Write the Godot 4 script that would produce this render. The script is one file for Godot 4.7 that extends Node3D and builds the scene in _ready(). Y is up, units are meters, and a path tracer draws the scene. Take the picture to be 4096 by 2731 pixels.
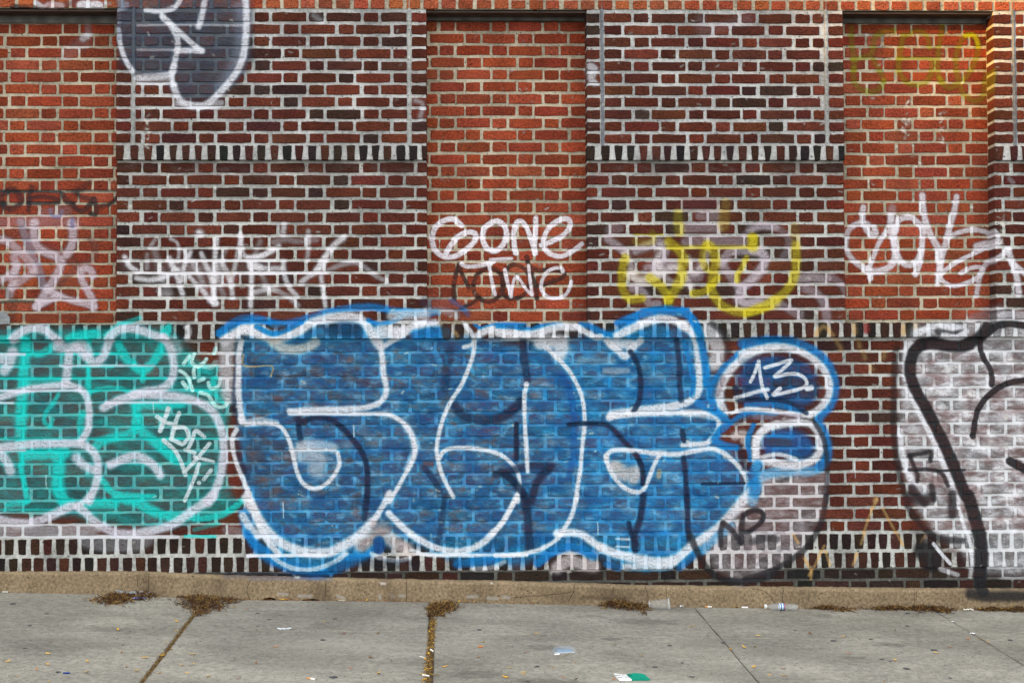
extends Node3D
# A graffiti-covered brick wall with three bricked-up windows above a concrete sidewalk.
# Positions were measured on the photograph (4096 x 2731 pixels) and are turned into metres on the wall's own planes.

const FOCAL := 6000.0
const CAMERA_AT := Vector3(0.0, 1.24, 8.4)
const GROUND_FALL := 0.0619      # the sidewalk drops towards the street
const RECESS := -0.107           # how far the bricked-up windows lie behind the wall face
const OVERHANG := 0.024          # the upper panels stand proud of the wall below
const SUN_FROM := Vector3(-0.87, 0.25, 0.42)
const FRONT := 0.045             # front face of the concrete plinth

var lens: Basis
var dice := RandomNumberGenerator.new()
var counts := {}
var wall: Node3D

func _ready() -> void:
	dice.seed = 7
	# ---- camera
	lens = Basis(Vector3.UP, deg_to_rad(-1.588)) * Basis(Vector3.RIGHT, deg_to_rad(2.1435)) * Basis(Vector3.BACK, deg_to_rad(-0.228))
	var cam := Camera3D.new()
	cam.name = "camera"
	cam.fov = rad_to_deg(2.0 * atan(1365.5 / FOCAL))
	cam.near = 0.05
	cam.far = 400.0
	cam.transform = Transform3D(lens, CAMERA_AT)
	add_child(cam)
	cam.current = true
	# ---- sky, exposure
	var env := Environment.new()
	env.background_mode = Environment.BG_SKY
	var sky_look := ProceduralSkyMaterial.new()
	sky_look.sky_top_color = Color(0.86, 0.865, 0.87)
	sky_look.sky_horizon_color = Color(0.90, 0.895, 0.88)
	sky_look.sky_curve = 0.25
	sky_look.ground_bottom_color = Color(0.36, 0.35, 0.34)
	sky_look.ground_horizon_color = Color(0.50, 0.50, 0.50)
	sky_look.sky_energy_multiplier = 1.25
	var sky := Sky.new()
	sky.sky_material = sky_look
	env.sky = sky
	env.tonemap_mode = Environment.TONE_MAPPER_LINEAR
	env.tonemap_exposure = 1.95
	env.sdfgi_enabled = true
	env.ssao_enabled = true
	env.ssil_enabled = true
	var world := WorldEnvironment.new()
	world.name = "world_environment"
	world.environment = env
	add_child(world)
	# ---- sun: low and warm; added unseen boxes behind the camera keep it off all but the top right corner of the wall
	var sun := DirectionalLight3D.new()
	sun.name = "sun"
	sun.light_energy = 1.6
	sun.light_angular_distance = 0.6
	sun.light_color = Color(1.0, 0.74, 0.20)
	sun.shadow_enabled = true
	add_child(sun)
	sun.look_at_from_position(SUN_FROM * 50.0, Vector3.ZERO)
	make_materials()
	build_sidewalk()
	build_sun_blockers()
	build_wall()
	build_litter()

# ------------------------------------------------------------------ measuring
func ray(px: float, py: float) -> Vector3:
	return lens * Vector3((px - 2048.0) / FOCAL, -(py - 1365.5) / FOCAL, -1.0)

func on_wall(px: float, py: float, z := 0.0) -> Vector3:
	var d := ray(px, py)
	return CAMERA_AT + d * ((z - CAMERA_AT.z) / d.z)

func base_height(x: float) -> float:      # height of the sidewalk where it meets the plinth
	return lerp_list(base_line, x)

func lerp_list(line: PackedVector2Array, x: float) -> float:
	for i in range(1, line.size()):
		if x <= line[i].x or i == line.size() - 1:
			var t := (x - line[i - 1].x) / (line[i].x - line[i - 1].x)
			return lerpf(line[i - 1].y, line[i].y, t)
	return 0.0

func ground_y(x: float, z: float) -> float:
	return base_height(x - 0.0244 * z) - GROUND_FALL * (z - FRONT)

func on_ground(px: float, py: float) -> Vector3:
	var d := ray(px, py)
	var near := 2.0
	var far := 14.0
	for i in 40:
		var t := (near + far) / 2
		var p := CAMERA_AT + d * t
		if p.y > ground_y(p.x, p.z):
			near = t
		else:
			far = t
	return CAMERA_AT + d * near

var base_line := PackedVector2Array()
var plinth_top := PackedVector2Array()

# ------------------------------------------------------------------ naming
func numbered(called: String, parent: Node) -> String:
	var key := "%d/%s" % [parent.get_instance_id(), called]
	var n: int = counts.get(key, 0)
	counts[key] = n + 1
	return called if n == 0 else "%s_%03d" % [called, n]

func put(called: String, mesh: Mesh, mat: Material, parent: Node = self) -> MeshInstance3D:
	var o := MeshInstance3D.new()
	o.name = numbered(called, parent)
	o.mesh = mesh
	if mat:
		o.material_override = mat
	parent.add_child(o, true)
	return o

func thing(called: String, at := Vector3.ZERO, turn := 0.0, parent: Node = self) -> Node3D:
	var o := Node3D.new()
	o.name = numbered(called, parent)
	o.position = at
	o.rotation.y = turn
	parent.add_child(o, true)
	return o

func tag(o: Node, label: String, category: String, group := "") -> void:
	o.set_meta("label", label)
	o.set_meta("category", category)
	if group:
		o.set_meta("group", group)

# ------------------------------------------------------------------ mesh collecting
class Pile:
	var v := PackedVector3Array()
	var n := PackedVector3Array()
	var c := PackedColorArray()
	var uv := PackedVector2Array()
	var origin := Vector3.ZERO
	var span: Rect2
	var tint := Color.WHITE

	func tri(a: Vector3, b: Vector3, d: Vector3, out: Vector3) -> void:
		var nn := (b - a).cross(d - a)
		if nn.length_squared() < 1e-16:
			return
		nn = nn.normalized()
		if nn.dot(out) < 0.0:
			nn = -nn
			var s := b
			b = d
			d = s
		# clockwise seen from outside
		for p in [a, d, b]:
			v.append(p - origin)
			n.append(nn)
			c.append(tint)
			uv.append(Vector2((p.x - span.position.x) / span.size.x, (p.y - span.position.y) / span.size.y))

	func quad(a: Vector3, b: Vector3, d: Vector3, e: Vector3, out: Vector3) -> void:
		tri(a, b, d, out)
		tri(a, d, e, out)

	func box(lo: Vector3, hi: Vector3) -> void:
		quad(Vector3(lo.x, lo.y, hi.z), Vector3(hi.x, lo.y, hi.z), hi, Vector3(lo.x, hi.y, hi.z), Vector3.BACK)
		quad(lo, Vector3(hi.x, lo.y, lo.z), Vector3(hi.x, hi.y, lo.z), Vector3(lo.x, hi.y, lo.z), Vector3.FORWARD)
		quad(Vector3(lo.x, hi.y, lo.z), Vector3(hi.x, hi.y, lo.z), hi, Vector3(lo.x, hi.y, hi.z), Vector3.UP)
		quad(lo, Vector3(hi.x, lo.y, lo.z), Vector3(hi.x, lo.y, hi.z), Vector3(lo.x, lo.y, hi.z), Vector3.DOWN)
		quad(lo, Vector3(lo.x, hi.y, lo.z), Vector3(lo.x, hi.y, hi.z), Vector3(lo.x, lo.y, hi.z), Vector3.LEFT)
		quad(Vector3(hi.x, lo.y, lo.z), Vector3(hi.x, hi.y, lo.z), hi, Vector3(hi.x, lo.y, hi.z), Vector3.RIGHT)

	func mesh() -> ArrayMesh:
		var m := ArrayMesh.new()
		if v.is_empty():
			return m
		var a := []
		a.resize(Mesh.ARRAY_MAX)
		a[Mesh.ARRAY_VERTEX] = v
		a[Mesh.ARRAY_NORMAL] = n
		a[Mesh.ARRAY_COLOR] = c
		a[Mesh.ARRAY_TEX_UV] = uv
		a[Mesh.ARRAY_TEX_UV2] = uv
		m.add_surface_from_arrays(Mesh.PRIMITIVE_TRIANGLES, a)
		return m

func pile(tint := Color.WHITE, origin := Vector3.ZERO) -> Pile:
	var p := Pile.new()
	p.span = paint_span
	p.tint = tint
	p.origin = origin
	return p

func rgb(r: float, g: float, b: float) -> Color:      # sRGB 0-255 to the linear values of vertex colours
	return Color(r / 255.0, g / 255.0, b / 255.0).srgb_to_linear()

func jitter(amount: float) -> float:
	return dice.randf_range(-amount, amount)

# ------------------------------------------------------------------ materials
var brick_mat: StandardMaterial3D
var mortar_mat: StandardMaterial3D
var plinth_mat: StandardMaterial3D
var slab_mat: StandardMaterial3D
var pave_mat: StandardMaterial3D
var soil_mat: StandardMaterial3D
var twig_mat: StandardMaterial3D
var leaf_mat: StandardMaterial3D
var steel_mat: StandardMaterial3D
var paint_span := Rect2(-3, 0, 6, 4)

func speckle_image(side: int, base: float, coarse: float, fine: float, dark_dots: int, light_dots: int, seed_at: int, stretch := 1.0, dot_size := 2.0) -> Image:
	# a tiling grey picture: two octaves of noise, plus small dark and light grains
	var big := FastNoiseLite.new()
	big.seed = seed_at
	big.frequency = 3.0 / side
	var a := big.get_seamless_image(side, side, false, false, 0.2)
	var small := FastNoiseLite.new()
	small.seed = seed_at + 9
	small.frequency = 40.0 / side
	small.fractal_octaves = 3
	var b := small.get_seamless_image(side, side, false, false, 0.2)
	if stretch > 1.0:
		b.resize(int(side * stretch), side)
		b.crop(side, side)
	var r := RandomNumberGenerator.new()
	r.seed = seed_at
	var da := a.get_data()
	var db := b.get_data()
	var sa := da.size() / (side * side)
	var sb := db.size() / (side * side)
	var out := PackedByteArray()
	out.resize(side * side)
	for i in side * side:
		var g := base + coarse * (da[i * sa] / 255.0 - 0.5) + fine * (db[i * sb] / 255.0 - 0.5) + fine * 0.35 * (r.randf() - 0.5)
		out[i] = int(clampf(g, 0.0, 1.0) * 255.0)
	for k in dark_dots + light_dots:
		var cx := r.randi_range(0, side - 1)
		var cy := r.randi_range(0, side - 1)
		var rad := r.randf_range(0.6, dot_size)
		var level := r.randf_range(0.25, 0.6) if k < dark_dots else r.randf_range(0.92, 1.0)
		for y in range(-3, 4):
			for x in range(-3, 4):
				if x * x + y * y <= rad * rad:
					out[posmod(cy + y, side) * side + posmod(cx + x, side)] = int(level * 255.0)
	return Image.create_from_data(side, side, false, Image.FORMAT_L8, out)

func surface(rough: float, grain: Image, tile: float, relief_cm := 0.0, relief: Image = null) -> StandardMaterial3D:
	var m := StandardMaterial3D.new()
	m.roughness = rough
	m.metallic_specular = 0.3
	m.vertex_color_use_as_albedo = true
	m.uv1_triplanar = true
	m.uv1_world_triplanar = true
	m.uv1_scale = Vector3.ONE / tile
	m.uv1_triplanar_sharpness = 4.0
	if grain:
		var g := grain.duplicate()
		g.convert(Image.FORMAT_RGB8)
		m.albedo_texture = ImageTexture.create_from_image(g)
	if relief_cm > 0.0:
		m.heightmap_enabled = true
		m.heightmap_scale = relief_cm
		m.heightmap_texture = ImageTexture.create_from_image(relief if relief else grain)
	return m

func painted(m: StandardMaterial3D, paint: ImageTexture, mask: Image) -> void:
	m.detail_enabled = true
	m.detail_blend_mode = BaseMaterial3D.BLEND_MODE_MIX
	m.detail_uv_layer = BaseMaterial3D.DETAIL_UV_2
	m.detail_albedo = paint
	if mask:
		m.detail_mask = ImageTexture.create_from_image(mask)

func make_materials() -> void:
	var tl := on_wall(-60, -20)
	var br := on_wall(4170, 2500)
	paint_span = Rect2(tl.x, tl.y, br.x - tl.x, br.y - tl.y)      # negative height: v grows downwards
	spray_everything()
	var brick_grain := speckle_image(512, 0.84, 0.22, 0.40, 900, 60, 3, 1.0, 2.4)
	var brick_relief := speckle_image(512, 0.55, 0.1, 0.85, 700, 0, 5, 2.0, 2.6)
	var mask := speckle_image(512, 0.93, 0.12, 0.55, 1700, 0, 11, 2.0, 2.4)
	brick_mat = surface(0.92, brick_grain, 0.70, 0.35, brick_relief)
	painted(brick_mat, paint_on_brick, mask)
	var mortar_grain := speckle_image(512, 0.86, 0.36, 0.26, 300, 100, 21, 1.0, 2.2)
	mortar_mat = surface(0.95, mortar_grain, 1.1, 0.3, brick_relief)
	painted(mortar_mat, paint_on_mortar, null)
	var plinth_grain := speckle_image(512, 0.82, 0.18, 0.34, 500, 400, 31, 1.0, 1.8)
	plinth_mat = surface(0.95, plinth_grain, 0.9, 0.35)
	painted(plinth_mat, paint_on_mortar, null)
	var slab_grain := speckle_image(1024, 0.84, 0.14, 0.20, 3000, 2600, 41, 1.0, 2.1)
	slab_mat = surface(0.95, slab_grain, 1.9, 0.2)
	pave_mat = slab_mat.duplicate()
	pave_mat.detail_enabled = true
	pave_mat.detail_blend_mode = BaseMaterial3D.BLEND_MODE_MUL
	pave_mat.detail_uv_layer = BaseMaterial3D.DETAIL_UV_2
	pave_mat.detail_albedo = ImageTexture.create_from_image(pavement_stains())
	soil_mat = surface(1.0, mortar_grain, 0.2, 0.4)
	twig_mat = surface(0.95, null, 1.0)
	leaf_mat = surface(0.7, null, 1.0)
	leaf_mat.cull_mode = BaseMaterial3D.CULL_DISABLED
	steel_mat = surface(0.6, mortar_grain, 0.3)

func pavement_stains() -> Image:
	# worn concrete seen from above: cloudy tone, damp blots, scuffs along the walking direction, two chalky patches
	var w := 1024
	var h := 768
	var cloud := FastNoiseLite.new()
	cloud.seed = 61
	cloud.frequency = 0.006
	cloud.fractal_octaves = 4
	var im := Image.create(w, h, false, Image.FORMAT_RGB8)
	var r := RandomNumberGenerator.new()
	r.seed = 62
	var blots := []
	for i in 70:
		blots.append([r.randf() * w, r.randf() * h, r.randf_range(3, 16), r.randf_range(0.05, 0.16), r.randf_range(1.0, 3.0)])
	var chalk := []
	for q in [[3380, 2502, 0.055, 0.05], [3310, 2466, 0.075, 0.03], [3340, 2500, 0.04, 0.03]]:
		var g := on_ground(q[0], q[1])
		chalk.append([(g.x / 6.4 + 0.5) * w, g.z / 4.8 * h, q[2] / 6.4 * w, q[3] / 4.8 * h])
	var tone := PackedFloat32Array()
	tone.resize(w * h)
	for y in h:
		for x in w:
			tone[y * w + x] = 0.90 + 0.16 * cloud.get_noise_2d(x * 0.7, y * 1.4) + 0.05 * cloud.get_noise_2d(x * 3.0 + 900.0, y * 12.0)
	for b in blots:
		for y in range(maxi(0, int(b[1] - b[2])), mini(h, int(b[1] + b[2]))):
			for x in range(maxi(0, int(b[0] - b[2] * b[4])), mini(w, int(b[0] + b[2] * b[4]))):
				var d := Vector2((x - b[0]) / (b[2] * b[4]), (y - b[1]) / b[2]).length() + 0.5 * cloud.get_noise_2d(x * 14.0, y * 14.0)
				if d < 1.0:
					tone[y * w + x] -= b[3] * smoothstep(1.0, 0.4, d)
	for b in chalk:
		for y in range(int(b[1] - b[3] * 1.5), int(b[1] + b[3] * 1.5)):
			for x in range(int(b[0] - b[2] * 1.5), int(b[0] + b[2] * 1.5)):
				var d := Vector2((x - b[0]) / b[2], (y - b[1]) / b[3]).length() + 0.8 * cloud.get_noise_2d(x * 18.0, y * 18.0)
				if d < 1.0 and x >= 0 and y >= 0 and x < w and y < h:
					tone[y * w + x] += 0.14 * smoothstep(1.0, 0.5, d)
	for y in h:
		for x in w:
			var t := clampf(tone[y * w + x], 0.0, 1.0)
			im.set_pixel(x, y, Color(t, t * 0.998, t * 0.99))
	return im

# ------------------------------------------------------------------ bricks
var stretcher_tones := [[92, 46, 35], [98, 49, 36], [86, 43, 33], [76, 42, 34], [102, 51, 38], [93, 45, 34], [95, 51, 39], [66, 42, 36], [106, 54, 40], [90, 44, 34]]
var header_tones := [[98, 48, 35], [105, 50, 36], [88, 43, 33], [66, 46, 41], [110, 54, 39], [92, 46, 36], [80, 42, 33], [100, 48, 35], [95, 46, 35]]
var soldier_tones := [[50, 41, 37], [68, 43, 37], [41, 38, 36], [80, 47, 38], [60, 42, 36], [46, 38, 35], [84, 49, 39], [38, 35, 34]]
var foot_tones := [[52, 37, 33], [60, 40, 35], [46, 36, 33], [66, 42, 36], [50, 38, 35], [74, 44, 36]]
var infill_tones := [[154, 70, 46], [148, 66, 43], [158, 74, 50], [146, 67, 47], [152, 69, 44], [160, 80, 57], [142, 63, 43], [155, 70, 45]]
var orange_tones := [[166, 86, 60], [160, 78, 50], [170, 92, 66], [156, 76, 52], [172, 92, 56]]
var base_tones := [[46, 38, 36], [54, 41, 37], [42, 37, 36], [66, 42, 36], [58, 40, 36]]
var waiting := {}      # name -> list of [parent, centre, size, tone, depth, wedge]

func brick_into(p: Pile, x0: float, x1: float, y0: float, y1: float, z: float, depth: float, rag: float, wedge := 0.0, flush_left := false, flush_right := false) -> void:
	# ten points round the outline, wobbling as a worn and mortar-smeared arris does
	var w := x1 - x0
	var o := PackedVector3Array()
	var wl := 0.0 if flush_left else wedge
	var wr := 0.0 if flush_right else wedge
	o.append(Vector3(x0 + wl + rag * dice.randf(), y0 + rag * dice.randf(), 0))
	o.append(Vector3(x0 + w * dice.randf_range(0.25, 0.4), y0 + jitter(rag), 0))
	o.append(Vector3(x0 + w * dice.randf_range(0.6, 0.75), y0 + jitter(rag), 0))
	o.append(Vector3(x1 - wr - rag * dice.randf(), y0 + rag * dice.randf(), 0))
	o.append(Vector3(x1 - wr * 0.5 + jitter(rag), lerpf(y0, y1, dice.randf_range(0.4, 0.6)), 0))
	o.append(Vector3(x1 - rag * dice.randf(), y1 - rag * dice.randf(), 0))
	o.append(Vector3(x0 + w * dice.randf_range(0.6, 0.75), y1 + jitter(rag), 0))
	o.append(Vector3(x0 + w * dice.randf_range(0.25, 0.4), y1 + jitter(rag), 0))
	o.append(Vector3(x0 + rag * dice.randf(), y1 - rag * dice.randf(), 0))
	o.append(Vector3(x0 + wl * 0.5 + jitter(rag), lerpf(y0, y1, dice.randf_range(0.4, 0.6)), 0))
	if flush_left:
		for i in [0, 8, 9]:
			o[i].x = x0
	if flush_right:
		for i in [3, 4, 5]:
			o[i].x = x1
	var mid := Vector3((x0 + x1) / 2, (y0 + y1) / 2, 0)
	var tilt := Vector3(jitter(0.004), jitter(0.012), 0)
	var face := PackedVector3Array()
	var edge := PackedVector3Array()
	for q in o:
		var inward := Vector3(clampf(mid.x - q.x, -0.0028, 0.0028), clampf(mid.y - q.y, -0.0028, 0.0028), 0)
		var f := q + inward
		f.z = z + (f - mid).dot(tilt) + jitter(0.0004)
		face.append(f)
		edge.append(Vector3(q.x, q.y, z - 0.0026))
	for i in range(1, 9):
		p.tri(face[0], face[i], face[i + 1], Vector3.BACK)
	for i in 10:
		var j := (i + 1) % 10
		var out := (edge[i] + edge[j]) * 0.5 - mid
		out.z = 0.0
		p.quad(face[i], face[j], edge[j], edge[i], out + Vector3(0, 0, 0.02))
		p.quad(edge[i], edge[j], Vector3(edge[j].x, edge[j].y, z - depth), Vector3(edge[i].x, edge[i].y, z - depth), out)

func lay(called: String, parent: Node, x0: float, x1: float, y0: float, y1: float, z: float, tones: Array, depth := 0.03, rag := 0.003, wedge := 0.0, fl := false, fr := false) -> void:
	if x1 - x0 < 0.018:
		return
	var t: Array = tones[dice.randi() % tones.size()]
	var k := dice.randf_range(0.9, 1.09)
	var c := rgb(t[0] * k + jitter(5), t[1] * k + jitter(3), t[2] * k + jitter(3))
	c = Color(c.r * 1.04, c.g * 1.04, c.b * 1.04)
	if not waiting.has(called):
		waiting[called] = []
	waiting[called].append([parent, Vector2(x0, x1), Vector2(y0, y1), z, c, depth, rag, wedge, fl, fr])

func in_frame(p: Vector3) -> bool:
	var q := lens.inverse() * (p - CAMERA_AT)
	return absf(q.x / q.z) < 2048.0 / FOCAL * 1.01 and absf(q.y / q.z) < 1366.0 / FOCAL * 1.01

func set_bricks() -> void:
	# the 300 of each kind nearest the middle of the view are bricks of their own; the others are joined, course work that stays real geometry
	for called in waiting:
		var seen := []
		var rest := {}
		for b in waiting[called]:
			var at := Vector3((b[1].x + b[1].y) / 2, (b[2].x + b[2].y) / 2, b[3])
			if in_frame(at):
				seen.append([at.distance_to(on_wall(2048, 1100)) - (b[1].y - b[1].x) * 2.0, b, at])
			else:
				if not rest.has(b[0]):
					rest[b[0]] = []
				rest[b[0]].append(b)
		seen.sort_custom(func(p, q): return p[0] < q[0])
		for i in seen.size():
			var b: Array = seen[i][1]
			if i >= 300:
				if not rest.has(b[0]):
					rest[b[0]] = []
				rest[b[0]].append(b)
				continue
			var p := pile(b[4], seen[i][2])
			brick_into(p, b[1].x, b[1].y, b[2].x, b[2].y, b[3], b[5], b[6], b[7], b[8], b[9])
			var o := put(called, p.mesh(), brick_mat, b[0])
			o.position = seen[i][2]
		print(called, " ", seen.size(), " in view of ", waiting[called].size())
		for parent in rest:
			var p := pile()
			for b in rest[parent]:
				p.tint = b[4]
				brick_into(p, b[1].x, b[1].y, b[2].x, b[2].y, b[3], b[5], b[6], b[7], b[8], b[9])
			var o := put(called.replace("_brick", "_brickwork"), p.mesh(), brick_mat, parent)
			o.set_meta("kind", "stuff")

func course(parent: Node, called: Array, xa: float, xb: float, yc: float, h: float, z: float, start: float, lengths: Array, tones: Array, depth_left := 0.03, depth_right := 0.03, gap_left := 0.0, gap_right := 0.0) -> void:
	# a course of Flemish bond: stretcher, header, stretcher, header ... cut at both ends
	var period: float = lengths[0] + lengths[1] + 2.0 * lengths[2]
	var x := start - ceilf((start - xa) / period + 1.0) * period
	var lo := xa + gap_left
	var hi := xb - gap_right
	while x < xb:
		for k in 2:
			var x0: float = x + (0.0 if k == 0 else lengths[0] + lengths[2]) + jitter(0.003)
			var x1: float = x0 + lengths[k] + jitter(0.003)
			if x1 > lo and x0 < hi:
				var fl := x0 - lo < 0.022
				var fr := hi - x1 < 0.022
				if fl:
					x0 = lo
				if fr:
					x1 = hi
				var d := 0.03
				if fl:
					d = maxf(d, depth_left)
				if fr:
					d = maxf(d, depth_right)
				var hh := h + jitter(0.0018)
				var y := yc + jitter(0.0014)
				lay(called[k], parent, x0, x1, y - hh / 2, y + hh / 2, z, tones[k], d, 0.0025, 0.0, fl and depth_left > 0.05, fr and depth_right > 0.05)
		x += period

func upright(parent: Node, xa: float, xb: float, yc: float, h: float, z: float, pitch: float, width: float, tones: Array, called: String, depth := 0.03, wedge := 0.004) -> void:
	var x := xa
	while x < xb - 0.02:
		var x0 := x + (pitch - width) / 2 + jitter(0.003)
		if x == xa:
			x0 = xa
		var x1 := minf(x0 + width + jitter(0.004), xb)
		if xb - x1 < 0.02:
			x1 = xb
		var hh := h + jitter(0.002)
		lay(called, parent, x0, x1, yc - hh / 2, yc + hh / 2, z, tones, depth, 0.0024, wedge * dice.randf_range(0.2, 1.3), x == xa, x1 == xb)
		x += pitch

func mortar(parent: Node, x0: float, x1: float, y0: float, y1: float, z: float, depth: float, c: Color) -> MeshInstance3D:
	var p := pile(c)
	p.box(Vector3(x0, y0, z - depth), Vector3(x1, y1, z))
	return put("mortar", p.mesh(), mortar_mat, parent)

func build_wall() -> void:
	wall = thing("brick_wall")
	tag(wall, "dark red brick wall covered in blue, teal and white graffiti with bricked-up windows", "wall")
	var left := -4.6
	var right := 4.8
	var pale := rgb(194, 195, 194)
	var grey := rgb(190, 192, 188)
	var beige := rgb(190, 180, 158)
	var wl := [0.1895, 0.0815, 0.0175]
	var wn := ["stretcher_brick", "header_brick"]
	var wt := [stretcher_tones, header_tones]
	# window openings: left and right edges, top and bottom
	var o := [[on_wall(-168, 700).x, on_wall(464.5, 700).x], [on_wall(1707, 700).x, on_wall(2348, 700).x], [on_wall(3377, 700).x, on_wall(3979, 700).x]]
	var y_head := on_wall(2000, 44).y
	var y_sold_hi := on_wall(1400, 584).y
	var y_step := on_wall(1400, 643).y
	var y_sill_top := on_wall(1500, 1296).y
	var y_sill_low := on_wall(1500, 1355.5).y
	var y_bottom := on_wall(1700, 2146).y
	var up := OVERHANG
	# spans of wall between the openings: [x0, x1, caulk joints, starts of stretchers in the upper courses (odd, even), in the lower courses (odd, even)]
	var spans := [
		[left, o[0][0], [], on_wall(1089.7, 72).x, on_wall(1207.6, 120).x, on_wall(1082.6, 670).x, on_wall(1186.4, 718).x],
		[o[0][1], o[1][0], [on_wall(535, 300).x, on_wall(1637, 300).x], on_wall(1089.7, 72).x, on_wall(1207.6, 120).x, on_wall(1082.6, 670).x, on_wall(1186.4, 718).x],
		[o[1][1], o[2][0], [on_wall(2408, 300).x, on_wall(3304, 300).x], on_wall(2605, 80).x, on_wall(2711.7, 130).x, on_wall(2620.6, 670).x, on_wall(2733, 718).x],
		[o[2][1], right, [on_wall(4054, 300).x], on_wall(2605, 80).x, on_wall(2711.7, 130).x, on_wall(2620.6, 670).x, on_wall(2733, 718).x],
	]
	var h := 0.0515
	for s in spans:
		var dl := 0.12 if s[0] > left else 0.03
		var dr := 0.12 if s[1] < right else 0.03
		mortar(wall, s[0] + 0.003, s[1] - 0.003, y_step + 0.004, y_head + 0.004, up - 0.0065, 0.125, pale)
		mortar(wall, s[0] + 0.003, s[1] - 0.003, y_sill_top - 0.004, y_step + 0.003, -0.0065, 0.12, grey)
		# upper courses, broken by the caulked joints
		var cuts: Array = [s[0]] + s[2] + [s[1]]
		for k in 11:
			var yc := on_wall(1400, 72 + 48.36 * k).y
			for i in cuts.size() - 1:
				var a: float = cuts[i]
				var b: float = cuts[i + 1]
				var ga := 0.0 if i == 0 else 0.013
				var gb := 0.0 if i == cuts.size() - 2 else 0.013
				if b - a < 0.13:
					lay("header_brick", wall, a + ga, b - gb, yc - h / 2, yc + h / 2, up, header_tones, 0.12, 0.003, 0.0, i == 0, i == cuts.size() - 2)
				else:
					course(wall, wn, a, b, yc, h - 0.001, up, s[3] if k % 2 == 0 else s[4], wl, wt, dl if i == 0 else 0.03, dr if i == cuts.size() - 2 else 0.03, ga, gb)
		for x in s[2]:
			caulk(x, y_sold_hi, y_head + 0.055, up, (x > 0.55 and x < 1.0) or x > 2.8)
		upright(wall, s[0], s[1], on_wall(1400, 612.8).y, 0.081, up, 0.0706, 0.048, soldier_tones, "rowlock_brick", 0.12, 0.007)
		for k in 13:
			var yc := on_wall(1400, 670 + 49.45 * k).y
			course(wall, wn, s[0], s[1], yc, h, 0.0, s[5] if k % 2 == 0 else s[6], wl, wt, dl, dr)
	# orange courses over the window heads
	for k in 5:
		var yc := on_wall(1700, 20.5 - 48.4 * k).y
		if k == 0:
			upright(wall, left, right, yc, 0.0505, up + 0.001, 0.0985, 0.080, orange_tones, "lintel_brick", 0.13, 0.0)
		else:
			upright(wall, left + (0.05 if k % 2 else 0.0), right, yc, 0.0505, up + 0.001, 0.0985, 0.080, orange_tones, "lintel_brick", 0.03, 0.0)
	mortar(wall, left, right, y_head + 0.0055, on_wall(1700, -220).y, up - 0.004, 0.125, rgb(198, 188, 166))
	# sill course
	upright(wall, left, right, on_wall(1500, 1325.5).y, 0.083, 0.032, 0.0704, 0.050, soldier_tones, "rowlock_brick", 0.15, 0.004)
	mortar(wall, left, right, y_sill_low + 0.003, y_sill_top - 0.0055, 0.026, 0.15, grey)
	# lower wall
	mortar(wall, left, right, on_wall(1700, 2480).y, y_sill_low + 0.002, -0.0065, 0.12, grey)
	for k in 16:
		var yc := on_wall(1600, 1386 + 48.55 * k).y
		course(wall, wn, left, right, yc, 0.0525, 0.0, on_wall(1090, 1484).x if k % 2 == 0 else on_wall(1205, 1436).x, wl, wt)
	for k in 2:
		var yc := on_wall(1700, 2176.6 + 75.2 * k).y
		upright(wall, left + 0.02 * k, right, yc, 0.084, 0.012, 0.0695, 0.051, foot_tones, "rowlock_brick", 0.04, 0.004)
	mortar(wall, left, right, on_wall(1700, 2283).y + 0.002, on_wall(1700, 2141).y, 0.006, 0.09, grey)
	mortar(wall, left, right, on_wall(1700, 2470).y, on_wall(1700, 2286).y, -0.0055, 0.05, rgb(100, 100, 96))
	for k in 3:
		var yc := on_wall(2400, 2303 + 44 * k).y
		course(wall, wn, left, right, yc, 0.047, -0.001, on_wall(2280 + 110 * k, 2300).x, wl, [base_tones, base_tones])
	for w in o.size():
		build_infill(w, o[w][0], o[w][1], y_head, y_sill_top, beige)
	build_plinth()
	set_bricks()
	var plate := thing("metal_plate")
	tag(plate, "small grey metal plate fixed at the left edge above the sill", "plate")
	var pt := pile(rgb(150, 156, 158))
	var a := on_wall(-34, 1247, RECESS + 0.02)
	var b := on_wall(35, 1296, RECESS + 0.02)
	var e := [Vector2(a.x, b.y), Vector2(b.x, b.y), Vector2(b.x, lerpf(a.y, b.y, 0.42)), Vector2(b.x - 0.012, lerpf(a.y, b.y, 0.3)), Vector2(b.x - 0.02, a.y), Vector2(a.x + 0.02, a.y), Vector2(a.x, lerpf(a.y, b.y, 0.4))]
	for i in range(1, e.size() - 1):
		pt.tri(Vector3(e[0].x, e[0].y, a.z), Vector3(e[i].x, e[i].y, a.z), Vector3(e[i + 1].x, e[i + 1].y, a.z), Vector3.BACK)
	var mid := Vector3((a.x + b.x) / 2, (a.y + b.y) / 2, a.z)
	for i in e.size():
		var j := (i + 1) % e.size()
		pt.quad(Vector3(e[i].x, e[i].y, a.z), Vector3(e[j].x, e[j].y, a.z), Vector3(e[j].x, e[j].y, a.z - 0.018), Vector3(e[i].x, e[i].y, a.z - 0.018), Vector3((e[i].x + e[j].x) / 2 - mid.x, (e[i].y + e[j].y) / 2 - mid.y, 0))
	put("plate", pt.mesh(), steel_mat, plate)
	var dots := pile(rgb(232, 234, 234))
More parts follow.
